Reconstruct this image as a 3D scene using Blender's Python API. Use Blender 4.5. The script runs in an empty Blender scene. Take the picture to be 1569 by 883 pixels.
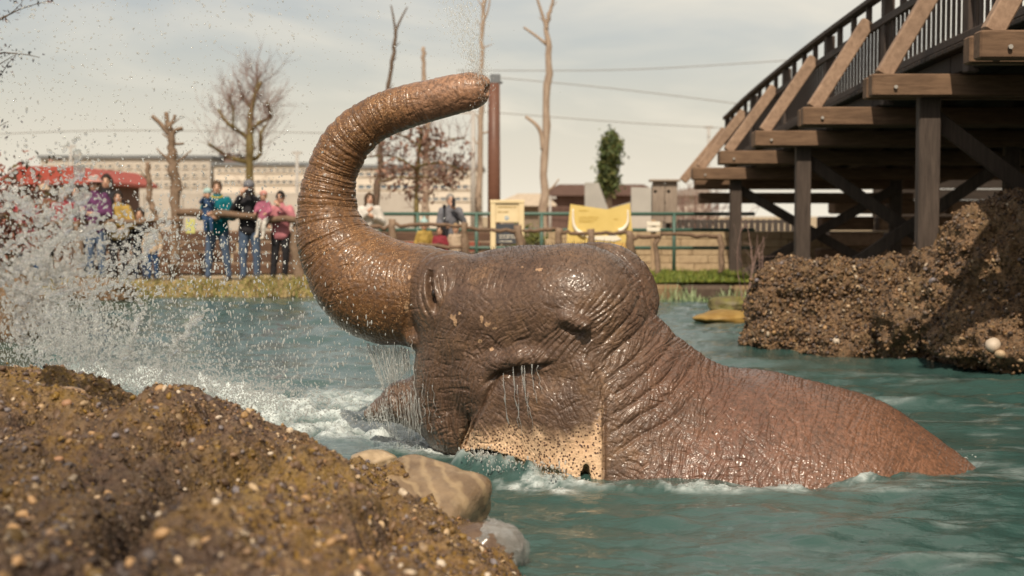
import bpy, math, random
import numpy as np
from mathutils import Vector, Matrix

# ---------------------------------------------------------------- camera, sky, sun, exposure
SC = bpy.context.scene
COL = SC.collection
F = 2179.0                      # focal length in photo pixels (50 mm lens)
CAMZ = 1.4
PITCH = math.atan((441.5 - 330.0) / F)
cam_d = bpy.data.cameras.new('camera')
cam_d.lens = F * 36.0 / 1569.0
cam_d.sensor_width = 36.0
cam_d.clip_start = 0.05
cam_d.clip_end = 3000
cam_d.dof.use_dof = True
cam_d.dof.focus_distance = 7.9
cam_d.dof.aperture_fstop = 2.2
cam = bpy.data.objects.new('camera', cam_d)
COL.objects.link(cam)
cam.location = (0, 0, CAMZ)
cam.rotation_euler = (math.pi / 2 - PITCH, 0, 0)
SC.camera = cam

SUN_ELEV = math.radians(49)
SUN_AZ = math.radians(-8)      # 0 = straight behind the camera, negative = to the left of it
sun_dir = Vector((math.sin(SUN_AZ) * math.cos(SUN_ELEV), -math.cos(SUN_AZ) * math.cos(SUN_ELEV), math.sin(SUN_ELEV)))
SKYX = 0.0
w = bpy.data.worlds.new('World')
SC.world = w
w.use_nodes = True
nt = w.node_tree
for n in list(nt.nodes):
    nt.nodes.remove(n)
def wn(t, **kw):
    n = nt.nodes.new(t)
    for k, v in kw.items():
        setattr(n, k, v)
    return n
sky = wn('ShaderNodeTexSky', sky_type='NISHITA', sun_disc=False, sun_elevation=SUN_ELEV)
sky.sun_rotation = math.atan2(sun_dir.x, sun_dir.y)
sky.dust_density = 3.0
sky.air_density = 1.0
sky.ozone_density = 0.2
tc = wn('ShaderNodeTexCoord')
mp = wn('ShaderNodeMapping')
mp.inputs['Scale'].default_value = (1.4, 1.4, 5.5)
mp.inputs['Rotation'].default_value = (0, 0.12, 0.5)
mp.inputs['Location'].default_value = (SKYX, 0.0, 0.0)
nz = wn('ShaderNodeTexNoise')
nz.inputs['Scale'].default_value = 2.2
nz.inputs['Detail'].default_value = 6
nz.inputs['Roughness'].default_value = 0.55
nz.inputs['Distortion'].default_value = 0.6
rmp = wn('ShaderNodeValToRGB')
rmp.color_ramp.elements[0].position = 0.34
rmp.color_ramp.elements[0].color = (0.32, 0.32, 0.32, 1)
rmp.color_ramp.elements[1].position = 0.72
rmp.color_ramp.elements[1].color = (1, 1, 1, 1)
sep = wn('ShaderNodeSeparateXYZ')
hz = wn('ShaderNodeMapRange')          # thin cloud veil thickens towards the horizon
hz.inputs['From Min'].default_value = 0.0
hz.inputs['From Max'].default_value = 0.19
hz.inputs['To Min'].default_value = 1.0
hz.inputs['To Max'].default_value = 0.0
mx = wn('ShaderNodeMath', operation='MAXIMUM')
clr = wn('ShaderNodeMix', data_type='RGBA')
clr.inputs[7].default_value = (9.3, 8.5, 7.0, 1)      # bright high cloud
bg = wn('ShaderNodeBackground')
bg.inputs['Strength'].default_value = 0.1
out = wn('ShaderNodeOutputWorld')
L = nt.links.new
L(tc.outputs['Generated'], mp.inputs['Vector'])
L(mp.outputs[0], nz.inputs['Vector'])
cx = wn('ShaderNodeMath', operation='MULTIPLY_ADD')      # the cloud deck thickens towards the right
cx.inputs[1].default_value = 0.30
L(sep.outputs['X'], cx.inputs[0])
L(nz.outputs['Fac'], cx.inputs[2])
L(cx.outputs[0], rmp.inputs[0])
L(tc.outputs['Generated'], sep.inputs[0])
L(sep.outputs['Z'], hz.inputs['Value'])
L(rmp.outputs[0], mx.inputs[0])
L(hz.outputs[0], mx.inputs[1])
L(mx.outputs[0], clr.inputs[0])
L(sky.outputs[0], clr.inputs[6])
L(clr.outputs[2], bg.inputs['Color'])
L(bg.outputs[0], out.inputs['Surface'])

sun_d = bpy.data.lights.new('sun', 'SUN')
sun_d.energy = 5.0
sun_d.angle = math.radians(0.5)
sun_d.color = (1.0, 0.87, 0.70)
sun = bpy.data.objects.new('sun', sun_d)
COL.objects.link(sun)
sun.rotation_euler = sun_dir.to_track_quat('Z', 'Y').to_euler()

SC.view_settings.view_transform = 'Standard'
SC.view_settings.look = 'None'
SC.view_settings.exposure = 0.0
SC.view_settings.gamma = 1.0
SC.cycles.use_denoising = True
SC.cycles.max_bounces = 8
SC.cycles.transparent_max_bounces = 24
SC.cycles.caustics_reflective = False
SC.cycles.caustics_refractive = False

# ---------------------------------------------------------------- helpers: projection
CF = np.array([0, math.cos(PITCH), -math.sin(PITCH)])
CU = np.array([0, math.sin(PITCH), math.cos(PITCH)])
CR = np.array([1.0, 0, 0])
CC = np.array([0, 0, CAMZ])
def at(px, py, Y):
    """world point at depth Y that lies on the sight line of a photo pixel (for measuring the photo)"""
    d = CF + CR * (px - 784.5) / F + CU * (441.5 - py) / F
    return CC + d * (Y / d[1])
def on_z(px, py, z=0.0):
    d = CF + CR * (px - 784.5) / F + CU * (441.5 - py) / F
    return CC + d * ((z - CAMZ) / d[2])
def proj(v):
    r = v - CC
    dep = r @ CF
    return 784.5 + F * (r @ CR) / dep, 441.5 - F * (r @ CU) / dep
def V(p):
    return Vector((float(p[0]), float(p[1]), float(p[2])))

# ---------------------------------------------------------------- helpers: noise
def _hash(ix, iy, iz, seed):
    h = (ix.astype(np.int64) * 374761393 + iy.astype(np.int64) * 668265263 + iz.astype(np.int64) * 2147483647 + seed * 974634777)
    h = (h ^ (h >> 13)) * 1274126177
    h = h & 0xFFFFFFFF
    h = (h ^ (h >> 16)) & 0xFFFF
    return h.astype(np.float32) / 32767.5 - 1.0
def noise3(p, scale=1.0, seed=0):
    q = np.asarray(p, dtype=np.float64) * scale
    i = np.floor(q).astype(np.int64)
    f = (q - i).astype(np.float32)
    u = f * f * f * (f * (f * 6 - 15) + 10)
    r = 0
    for dx in (0, 1):
        wx = u[:, 0] if dx else 1 - u[:, 0]
        for dy in (0, 1):
            wy = u[:, 1] if dy else 1 - u[:, 1]
            for dz in (0, 1):
                wz = u[:, 2] if dz else 1 - u[:, 2]
                r = r + wx * wy * wz * _hash(i[:, 0] + dx, i[:, 1] + dy, i[:, 2] + dz, seed)
    return r
def fbm(p, scale=1.0, octaves=4, seed=0, gain=0.5):
    a, s, r = 1.0, scale, 0
    for o in range(octaves):
        r = r + a * noise3(p, s, seed + o * 17)
        a *= gain
        s *= 2.03
    return r
def sstep(a, b, x):
    t = np.clip((x - a) / (b - a), 0, 1)
    return t * t * (3 - 2 * t)

# ---------------------------------------------------------------- helpers: meshes and objects
def np_mesh(name, v, faces, smooth=True):
    """v (n,3); faces (m,k) array of one polygon size"""
    v = np.asarray(v, dtype=np.float32)
    f = np.asarray(faces, dtype=np.int32)
    m = bpy.data.meshes.new(name)
    k = f.shape[1]
    m.vertices.add(len(v))
    m.vertices.foreach_set('co', v.ravel())
    m.loops.add(f.size)
    m.loops.foreach_set('vertex_index', f.ravel())
    m.polygons.add(len(f))
    m.polygons.foreach_set('loop_start', np.arange(0, f.size, k, dtype=np.int32))
    if smooth:
        m.polygons.foreach_set('use_smooth', np.ones(len(f), dtype=bool))
    m.update(calc_edges=True)
    return m
def attr(m, name, val):
    val = np.asarray(val, dtype=np.float32)
    if val.ndim == 1:
        a = m.attributes.new(name, 'FLOAT', 'POINT')
        a.data.foreach_set('value', val)
    else:
        c = np.ones((len(val), 4), dtype=np.float32)
        c[:, :3] = val
        a = m.attributes.new(name, 'FLOAT_COLOR', 'POINT')
        a.data.foreach_set('color', c.ravel())
def link(name, mesh, mat=None, parent=None, loc=None):
    o = bpy.data.objects.new(name, mesh)
    COL.objects.link(o)
    if mat is not None and mesh is not None and not mesh.materials:
        mesh.materials.append(mat)
    if parent is not None:
        o.parent = parent
    if loc is not None:
        o.location = V(loc)
    return o
def tag(o, label, cat, group=None, kind=None):
    o['label'] = label
    o['category'] = cat
    if group:
        o['group'] = group
    if kind:
        o['kind'] = kind
    return o
def thing(name, label, cat, loc=(0, 0, 0), rz=0.0, group=None):
    o = bpy.data.objects.new(name, None)
    COL.objects.link(o)
    o.location = V(loc)
    o.rotation_euler = (0, 0, rz)
    o.empty_display_size = 0.1
    return tag(o, label, cat, group)
def structure(o):
    o['kind'] = 'structure'
    return o
def stuff(o):
    o['kind'] = 'stuff'
    return o

class MB:
    """collects boxes, tubes, prisms into one mesh"""
    def __init__(s):
        s.v, s.f = [], []
        s.n = 0
    def add(s, v, f):
        s.v.append(np.asarray(v, dtype=np.float64).reshape(-1, 3))
        s.f += [tuple(int(i) + s.n for i in q) for q in f]
        s.n += len(s.v[-1])
        return s
    def box(s, c, size, rz=0.0, ax=None, bev=0.0):
        """box with bevelled long edges; ax = optional 3x3 rows of local axes"""
        hx, hy, hz = [q / 2 for q in size]
        if bev > 0:
            b = min(bev, hx * .45, hy * .45, hz * .45)
            pts = []
            fs = []
            prof = [(-hx + b, -hy), (hx - b, -hy), (hx, -hy + b), (hx, hy - b), (hx - b, hy), (-hx + b, hy), (-hx, hy - b), (-hx, -hy + b)]
            prof2 = [(x * (hx - b) / hx, y * (hy - b) / hy) for x, y in prof]
            for z, pr in ((-hz, prof2), (-hz + b, prof), (hz - b, prof), (hz, prof2)):
                pts += [(x, y, z) for x, y in pr]
            for k in range(3):
                for i in range(8):
                    j = (i + 1) % 8
                    fs.append((k * 8 + i, k * 8 + j, k * 8 + 8 + j, k * 8 + 8 + i))
            fs.append(tuple(range(7, -1, -1)))
            fs.append(tuple(range(24, 32)))
        else:
            pts = [(x, y, z) for z in (-hz, hz) for x, y in ((-hx, -hy), (hx, -hy), (hx, hy), (-hx, hy))]
            fs = [(3, 2, 1, 0), (4, 5, 6, 7), (0, 1, 5, 4), (1, 2, 6, 5), (2, 3, 7, 6), (3, 0, 4, 7)]
        p = np.array(pts)
        if ax is not None:
            p = p @ np.asarray(ax, dtype=np.float64)
        elif rz:
            cz, sz = math.cos(rz), math.sin(rz)
            p = np.stack([p[:, 0] * cz - p[:, 1] * sz, p[:, 0] * sz + p[:, 1] * cz, p[:, 2]], 1)
        return s.add(p + np.asarray(c, dtype=np.float64), fs)
    def beam(s, a, b, wd, ht, bev=0.01, up=(0, 0, 1)):
        a = np.asarray(a, dtype=np.float64); b = np.asarray(b, dtype=np.float64)
        d = b - a
        ln = np.linalg.norm(d)
        d = d / ln
        sd = np.cross(d, up)
        if np.linalg.norm(sd) < 1e-4:
            sd = np.array([1.0, 0, 0])
        sd /= np.linalg.norm(sd)
        u2 = np.cross(sd, d)
        return s.box((a + b) / 2, (wd, ht, ln), ax=np.stack([sd, u2, d]), bev=bev)
    def tube(s, pts, rad, n=8, cap=True):
        pts = np.asarray(pts, dtype=np.float64)
        k = len(pts)
        rad = np.full(k, rad) if np.isscalar(rad) else np.asarray(rad, dtype=np.float64)
        tg = np.gradient(pts, axis=0)
        tg /= np.linalg.norm(tg, axis=1)[:, None] + 1e-12
        ref = np.array([0, 0, 1.0]) if abs(tg[0][2]) < 0.9 else np.array([1.0, 0, 0])
        vs, fs = [], []
        ang = np.arange(n) * 2 * math.pi / n
        for i in range(k):
            a = np.cross(tg[i], ref)
            a /= np.linalg.norm(a) + 1e-12
            b = np.cross(tg[i], a)
            ref = -np.cross(tg[i], a) if False else np.cross(a, tg[i])
            vs.append(pts[i] + rad[i] * (np.cos(ang)[:, None] * a + np.sin(ang)[:, None] * b))
        for i in range(k - 1):
            for j in range(n):
                q = (j + 1) % n
                fs.append((i * n + j, (i + 1) * n + j, (i + 1) * n + q, i * n + q))
        if cap:
            fs.append(tuple(range(n)))
            fs.append(tuple(range(k * n - 1, (k - 1) * n - 1, -1)))
        return s.add(np.concatenate(vs), fs)
    def prism(s, poly, y0, y1, plane='xz'):
        """polygon extruded between two depths"""
        n = len(poly)
        if plane == 'xz':
            v = [(p[0], y0, p[1]) for p in poly] + [(p[0], y1, p[1]) for p in poly]
        else:
            v = [(p[0], p[1], y0) for p in poly] + [(p[0], p[1], y1) for p in poly]
        f = [tuple(range(n)), tuple(range(2 * n - 1, n - 1, -1))]
        f += [(i, i + n, (i + 1) % n + n, (i + 1) % n) for i in range(n)]
        return s.add(v, f)
    def mesh(s, name, smooth=False):
        m = bpy.data.meshes.new(name)
        m.from_pydata(np.concatenate(s.v).tolist(), [], s.f)
        if smooth:
            m.polygons.foreach_set('use_smooth', np.ones(len(m.polygons), dtype=bool))
        m.update()
        return m
    def obj(s, name, mat, parent=None, smooth=False, loc=None):
        return link(name, s.mesh(name, smooth), mat, parent, loc)

# signed distance field on a grid, cut out with surface nets
class Field:
    def __init__(s, lo, hi, h):
        s.lo = np.asarray(lo, dtype=np.float64)
        s.h = h
        s.n = np.ceil((np.asarray(hi) - s.lo) / h).astype(int) + 1
        s.F = np.full(s.n, 1.0, dtype=np.float32)
    def sub(s, lo, hi):
        a = np.clip(np.floor((np.asarray(lo) - s.lo) / s.h).astype(int), 0, s.n - 1)
        b = np.clip(np.ceil((np.asarray(hi) - s.lo) / s.h).astype(int) + 1, 1, s.n)
        sl = tuple(slice(a[i], max(b[i], a[i] + 1)) for i in range(3))
        ax = [(s.lo[i] + s.h * np.arange(sl[i].start, sl[i].stop)).astype(np.float32) for i in range(3)]
        return sl, ax[0][:, None, None], ax[1][None, :, None], ax[2][None, None, :]
    def mix(s, sl, d, k, op='add'):
        a = s.F[sl]
        if op == 'add':
            if k > 0:
                h = np.maximum(k - np.abs(a - d), 0) / k
                s.F[sl] = np.minimum(a, d) - h * h * k * 0.25
            else:
                s.F[sl] = np.minimum(a, d)
        else:
            d = -d
            h = np.maximum(k - np.abs(a - d), 0) / max(k, 1e-6)
            s.F[sl] = np.maximum(a, d) + h * h * k * 0.25
    def cone(s, a, b, ra, rb, k=0.02, op='add', sy=1.0):
        a = np.asarray(a, dtype=np.float32); b = np.asarray(b, dtype=np.float32)
        m = max(ra, rb) * max(1, sy) + k + 2 * s.h
        sl, X, Y, Z = s.sub(np.minimum(a, b) - m, np.maximum(a, b) + m)
        d = b - a
        dd = float(d @ d) + 1e-12
        px, py, pz = X - a[0], (Y - a[1]), Z - a[2]
        t = np.clip((px * d[0] + py * d[1] + pz * d[2]) / dd, 0, 1)
        q = np.sqrt((px - t * d[0]) ** 2 + ((py - t * d[1]) / sy) ** 2 + (pz - t * d[2]) ** 2) - (ra + t * (rb - ra))
        s.mix(sl, q, k, op)
        return s
    def ell(s, c, r, k=0.02, rot=0.0, op='add'):
        """ellipsoid, rot = turn in the x-z plane"""
        c = np.asarray(c, dtype=np.float32)
        m = max(r) + k + 2 * s.h
        sl, X, Y, Z = s.sub(c - m, c + m)
        x, y, z = X - c[0], Y - c[1], Z - c[2]
        if rot:
            cs, sn = math.cos(rot), math.sin(rot)
            x, z = x * cs + z * sn, -x * sn + z * cs
        k0 = np.sqrt((x / r[0]) ** 2 + (y / r[1]) ** 2 + (z / r[2]) ** 2)
        k1 = np.sqrt((x / r[0] ** 2) ** 2 + (y / r[1] ** 2) ** 2 + (z / r[2] ** 2) ** 2) + 1e-6
        s.mix(sl, k0 * (k0 - 1) / k1, k, op)
        return s
    def surf(s):
        Fv = s.F
        ins = Fv < 0
        n = s.n
        cnt = np.zeros(n - 1, dtype=np.int8)
        for dx in (0, 1):
            for dy in (0, 1):
                for dz in (0, 1):
                    cnt += ins[dx:n[0] - 1 + dx, dy:n[1] - 1 + dy, dz:n[2] - 1 + dz]
        act = np.argwhere((cnt > 0) & (cnt < 8))
        idx = np.full(n - 1, -1, dtype=np.int64)
        idx[act[:, 0], act[:, 1], act[:, 2]] = np.arange(len(act))
        acc = np.zeros((len(act), 3))
        num = np.zeros(len(act))
        cor = [(dx, dy, dz) for dx in (0, 1) for dy in (0, 1) for dz in (0, 1)]
        val = {c: Fv[act[:, 0] + c[0], act[:, 1] + c[1], act[:, 2] + c[2]] for c in cor}
        for c in cor:
            for ax in range(3):
                if c[ax] == 0:
                    e = list(c); e[ax] = 1; e = tuple(e)
                    a, b = val[c], val[e]
                    cr = (a < 0) != (b < 0)
                    t = np.where(cr, a / np.where(cr, a - b, 1), 0)
                    p = np.tile(np.array(c, dtype=np.float64), (len(act), 1))
                    p[:, ax] = t
                    acc += p * cr[:, None]
                    num += cr
        v = s.lo + s.h * (act + acc / num[:, None])
        quads = []
        for ax in range(3):
            o1, o2 = [(1, 2), (2, 0), (0, 1)][ax]
            sl0 = [slice(1, -1)] * 3; sl1 = [slice(1, -1)] * 3
            sl0[ax] = slice(0, -1); sl1[ax] = slice(1, None)
            a, b = ins[tuple(sl0)], ins[tuple(sl1)]
            for flag, flip in ((a & ~b, False), (~a & b, True)):
                e = np.argwhere(flag)
                e = e + np.array([0 if i == ax else 1 for i in range(3)])
                def cell(d1, d2):
                    q = e.copy()
                    q[:, o1] -= d1
                    q[:, o2] -= d2
                    return idx[q[:, 0], q[:, 1], q[:, 2]]
                quad = np.stack([cell(1, 1), cell(0, 1), cell(0, 0), cell(1, 0)], 1)
                quads.append(quad[:, ::-1] if flip else quad)
        q = np.concatenate(quads)
        return v, q[(q >= 0).all(1)]
def relax(v, q, it=2, lam=0.5):
    e = np.concatenate([q[:, [0, 1]], q[:, [1, 2]], q[:, [2, 3]], q[:, [3, 0]]])
    n = len(v)
    deg = np.bincount(e.ravel(), minlength=n).astype(float)
    for _ in range(it):
        a = np.stack([np.bincount(e[:, 0], v[e[:, 1], i], n) + np.bincount(e[:, 1], v[e[:, 0], i], n) for i in range(3)], 1)
        v = v + lam * (a / np.maximum(deg, 1)[:, None] - v)
    return v
def subdivide(v, q):
    e = np.concatenate([q[:, [0, 1]], q[:, [1, 2]], q[:, [2, 3]], q[:, [3, 0]]])
    es = np.sort(e, 1)
    key = es[:, 0].astype(np.int64) * len(v) + es[:, 1]
    u, inv = np.unique(key, return_inverse=True)
    a, b = u // len(v), u % len(v)
    n, m = len(v), len(q)
    em = (v[a] + v[b]) / 2
    fm = v[q].mean(1)
    E = (inv + n).reshape(4, m)
    c = n + len(u) + np.arange(m)
    nv = np.concatenate([v, em, fm])
    nq = np.concatenate([np.stack([q[:, i], E[i], c, E[i - 1]], 1) for i in range(4)])
    return nv, nq
def normals(v, q):
    nn = np.cross(v[q[:, 2]] - v[q[:, 0]], v[q[:, 3]] - v[q[:, 1]])
    n = len(v)
    a = np.stack([sum(np.bincount(q[:, k], nn[:, i], n) for k in range(4)) for i in range(3)], 1)
    return a / (np.linalg.norm(a, axis=1)[:, None] + 1e-12)

# ---------------------------------------------------------------- helpers: materials
class Mat:
    def __init__(s, name, rough=0.6, spec=0.5, base=(0.5, 0.5, 0.5)):
        s.m = bpy.data.materials.new(name)
        s.m.use_nodes = True
        s.t = s.m.node_tree
        s.b = s.t.nodes['Principled BSDF']
        s.b.inputs['Roughness'].default_value = rough
        s.b.inputs['Specular IOR Level'].default_value = spec
        s.b.inputs['Base Color'].default_value = (*base, 1)
        s.out = s.t.nodes['Material Output']
        s._tc = None
    def node(s, t, **kw):
        n = s.t.nodes.new(t)
        for k, v in kw.items():
            setattr(n, k, v)
        return n
    def put(s, inp, val):
        if hasattr(val, 'is_output') or isinstance(val, bpy.types.NodeSocket):
            s.t.links.new(val, inp)
        elif isinstance(val, (tuple, list)) and len(val) == 3 and inp.type == 'RGBA':
            inp.default_value = (*val, 1)
        else:
            inp.default_value = val
    def coord(s, scale=(1, 1, 1), kind='Object'):
        if s._tc is None:
            s._tc = s.node('ShaderNodeTexCoord')
        m = s.node('ShaderNodeMapping')
        m.inputs['Scale'].default_value = scale
        s.t.links.new(s._tc.outputs[kind], m.inputs['Vector'])
        return m.outputs[0]
    def noise(s, scale, detail=4, rough=0.55, dist=0.0, vec=None, stretch=(1, 1, 1)):
        n = s.node('ShaderNodeTexNoise')
        n.inputs['Scale'].default_value = scale
        n.inputs['Detail'].default_value = detail
        n.inputs['Roughness'].default_value = rough
        n.inputs['Distortion'].default_value = dist
        s.t.links.new(vec if vec is not None else s.coord(stretch), n.inputs['Vector'])
        return n.outputs['Fac']
    def voronoi(s, scale, feature='F1', stretch=(1, 1, 1), rand=1.0, out='Distance', vec=None):
        n = s.node('ShaderNodeTexVoronoi', feature=feature)
        n.inputs['Scale'].default_value = scale
        n.inputs['Randomness'].default_value = rand
        s.t.links.new(vec if vec is not None else s.coord(stretch), n.inputs['Vector'])
        return n.outputs[out]
    def ramp(s, fac, stops):
        r = s.node('ShaderNodeValToRGB')
        e = r.color_ramp.elements
        while len(e) < len(stops):
            e.new(0.5)
        for k, (p, c) in enumerate(stops):
            e[k].position = p
            e[k].color = (*c, 1) if not np.isscalar(c) else (c, c, c, 1)
        s.put(r.inputs[0], fac)
        return r.outputs[0]
    def mix(s, fac, a, b, mode='MIX'):
        n = s.node('ShaderNodeMix', data_type='RGBA', blend_type=mode)
        s.put(n.inputs[0], fac); s.put(n.inputs[6], a); s.put(n.inputs[7], b)
        return n.outputs[2]
    def math(s, op, a, b=0.0, clamp=False):
        n = s.node('ShaderNodeMath', operation=op)
        n.use_clamp = clamp
        s.put(n.inputs[0], a); s.put(n.inputs[1], b)
        return n.outputs[0]
    def attr(s, name, out='Fac'):
        n = s.node('ShaderNodeAttribute', attribute_name=name)
        return n.outputs[out]
    def objrand(s):
        return s.node('ShaderNodeObjectInfo').outputs['Random']
    def color(s, c):
        s.put(s.b.inputs['Base Color'], c)
        return s
    def rough(s, c):
        s.put(s.b.inputs['Roughness'], c)
        return s
    def bump(s, h, strength=0.5, dist=0.01):
        n = s.node('ShaderNodeBump')
        n.inputs['Strength'].default_value = strength
        n.inputs['Distance'].default_value = dist
        s.put(n.inputs['Height'], h)
        if s.b.inputs['Normal'].is_linked:
            s.t.links.new(s.b.inputs['Normal'].links[0].from_socket, n.inputs['Normal'])
        s.t.links.new(n.outputs[0], s.b.inputs['Normal'])
        return s
RNG = np.random.default_rng(7)
# ---------------------------------------------------------------- the elephant
EY = 8.05                                   # depth of its middle plane
def eyf(px):
    """depth of the middle plane: the head is turned away, so its front lies farther off"""
    return EY + 0.5 * np.maximum(930.0 - px, 0) / 271.0
def ep(px, py, dy=0.0):
    return at(px, py, eyf(px) + dy)
def er(r, px=930):
    return r * eyf(px) / F
def EL(f, px, py, dy, r, k, rot=0.0):
    g = eyf(px) / EY
    f.ell(ep(px, py, dy), (r[0] * g, r[1], r[2] * g), k, rot=rot)
ef = Field((-1.56, 6.85, -0.40), (3.1, 9.65, 2.40), 0.0125)
# barrel of the body, sinking towards the rump
st = [(1.02, 8.15, -0.36, 0.86), (1.35, 8.2, -0.40, 0.88), (1.75, 8.17, -0.51, 0.89), (2.08, 8.12, -0.73, 0.87), (2.42, 8.05, -0.99, 0.85), (2.75, 8.0, -1.32, 0.8)]
for a, b in zip(st[:-1], st[1:]):
    ef.cone(a[:3], b[:3], a[3], b[3], 0.12)
# neck
ef.cone(ep(925, 590, 0.05), (1.05, 8.18, -0.30), 0.50, 0.80, 0.09)
ef.cone(ep(905, 640, 0.0), (0.9, 8.1, -0.5), 0.56, 0.72, 0.12)
# skull: twin domes, forehead, brow, cheek
EL(ef, 888, 470, -0.20, (0.375, 0.36, 0.345), 0.10, rot=-0.25)
EL(ef, 918, 461, 0.27, (0.355, 0.27, 0.345), 0.03, rot=-0.3)
EL(ef, 790, 478, 0.0, (0.50, 0.50, 0.36), 0.12, rot=-0.05)
EL(ef, 795, 575, -0.02, (0.44, 0.50, 0.40), 0.14)
EL(ef, 700, 455, 0.0, (0.21, 0.46, 0.255), 0.06)
EL(ef, 676, 454, -.24, (0.17, 0.19, 0.24), 0.12)
EL(ef, 690, 570, 0.0, (0.205, 0.42, 0.46), 0.08, rot=0.03)
EL(ef, 715, 640, 0.0, (0.245, 0.40, 0.26), 0.08)
EL(ef, 722, 512, 0.0, (0.23, 0.47, 0.20), 0.10)
EL(ef, 835, 478, -0.06, (0.36, 0.47, 0.34), 0.16)
EL(ef, 875, 535, -0.10, (0.27, 0.45, 0.24), 0.12)
# jaw, chin and lower lip
ef.cone(ep(690, 640), ep(640, 628), 0.19, 0.125, 0.06)
ef.cone(ep(650, 612), ep(616, 616), 0.16, 0.125, 0.05)
ef.cone(ep(616, 616), ep(586, 628), 0.125, 0.072, 0.04, sy=1.3)
ef.cone(ep(586, 628), ep(565, 634), 0.072, 0.036, 0.03, sy=1.5)
# trunk, swept up and curled over
trunk = [(655, 452, 72), (612, 452, 76), (568, 437, 75.5), (532, 404, 65), (509, 364, 53.5), (501, 317, 45), (508, 267, 38.5), (528, 223, 37), (556, 195, 34.5), (592, 174, 33), (640, 159, 32), (692, 146, 30), (724, 139, 28)]
tp = np.array(trunk, dtype=float)
tt = np.linspace(0, len(tp) - 1, 72)
def catmull(P, t):
    i = np.clip(np.floor(t).astype(int), 0, len(P) - 2)
    f = (t - i)[:, None]
    p0, p1, p2, p3 = P[np.maximum(i - 1, 0)], P[i], P[i + 1], P[np.minimum(i + 2, len(P) - 1)]
    return 0.5 * (2 * p1 + (p2 - p0) * f + (2 * p0 - 5 * p1 + 4 * p2 - p3) * f ** 2 + (3 * p1 - p0 - 3 * p2 + p3) * f ** 3)
TS = catmull(tp, tt)
tdep = np.interp(np.arange(72) / 71, [0, .3, .6, 1], [0, -0.03, 0.0, 0.12])
TW = np.array([ep(a, b, d) for (a, b, _), d in zip(TS, tdep)])
TR = np.array([er(r, a) for (a, _, r) in TS])
for i in range(71):
    ef.cone(TW[i], TW[i + 1], TR[i], TR[i + 1], 0.035 if i < 16 else 0.012)
# trunk tip: rim, finger and nostrils
ef.ell(TW[-1] + np.array([0.055, 0, 0.045]), (0.055, 0.035, 0.045), 0.03)
for sgn in (-1, 1):
    ef.cone(TW[-1] + np.array([0.02, sgn * .038, 0.0]), TW[-1] + np.array([0.16, sgn * .038, 0.0]), 0.026, 0.03, 0.01, op='cut')
# mouth corner
ef.cone(ep(607, 551, -0.4), ep(607, 551, 0.4), er(19, 607), er(19, 607), 0.05, op='cut')
EL(ef, 634, 520, -0.23, (0.045, 0.10, 0.05), 0.04)
# ear flap: a thick curved sheet hanging on the side of head and neck
def poly_sd(X, Z, P):
    P = np.asarray(P, dtype=np.float32)
    d = np.full(np.broadcast(X, Z).shape, 1e9, dtype=np.float32)
    s = np.ones_like(d)
    n = len(P)
    for i in range(n):
        a, b = P[i], P[i - 1]
        e = b - a
        wx, wz = X - a[0], Z - a[1]
        t = np.clip((wx * e[0] + wz * e[1]) / float(e @ e + 1e-12), 0, 1)
        d = np.minimum(d, (wx - e[0] * t) ** 2 + (wz - e[1] * t) ** 2)
        c1, c2, c3 = Z >= a[1], Z < b[1], e[0] * wz > e[1] * wx
        s = np.where((c1 & c2 & c3) | (~c1 & ~c2 & ~c3), -s, s)
    return s * np.sqrt(d)
EARY = 7.50
ear_px = [(772, 566), (815, 556), (868, 552), (905, 556), (921, 590), (924, 640), (923, 690), (922, 732), (915, 744), (908, 733), (905, 716), (899, 709), (893, 718), (889, 736), (884, 745), (868, 738), (860, 722), (848, 716), (820, 714), (780, 700), (748, 690), (728, 692), (712, 697), (705, 690), (714, 664), (732, 626), (752, 590)]
ear2 = []
for p in ear_px:
    a = at(p[0], p[1], EARY - 0.02 + eyf(p[0]) - EY)
    ear2.append((a[0], a[2]))
ear2 = np.array(ear2)
sl, X, Y, Z = ef.sub((ear2[:, 0].min() - .1, 7.2, -0.25), (ear2[:, 0].max() + .1, 8.3, ear2[:, 1].max() + .1))
sd = poly_sd(X, Z, ear2)
zz = np.clip((ear2[:, 1].max() - Z) / 0.68, 0, 1)
xx = (X - ear2[:, 0].mean()) / 0.37
prof = np.interp(zz, [0, .06, .14, .3, .5, .75, 1], [.085, .065, .04, -.02, -.03, -.015, -.04]).astype(np.float32)
mid = EARY + prof * (1 - 0.85 * sstep(0.1, 0.6, xx)) + 0.05 * xx ** 2 + 0.02 * np.sin(X * 17 + Z * 5) * zz
mid = mid + 0.07 * sstep(0.45, 1.0, xx) * (1 - sstep(0.25, 0.6, zz))
mid = mid + 0.5 * np.maximum(930 - (784.5 + X * F / 7.72), 0) / 271.0
sheet = np.maximum(sd, np.abs(Y - mid) - (0.028 + 0.02 * (1 - zz)))
ef.mix(sl, sheet.astype(np.float32), 0.03)
ef.cone(at(899, 716, 7.52), at(896, 756, 7.52), 0.012, 0.040, 0.004, op='cut', sy=6.0)
# overhanging fold above the ear
fold = [(738, 574, -.46), (762, 558, -.54), (795, 550, -.575), (825, 551, -.57), (848, 548, -.53)]
for a, b in zip(fold[:-1], fold[1:]):
    ef.cone(ep(*a), ep(*b), 0.036, 0.036, 0.06)
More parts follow.
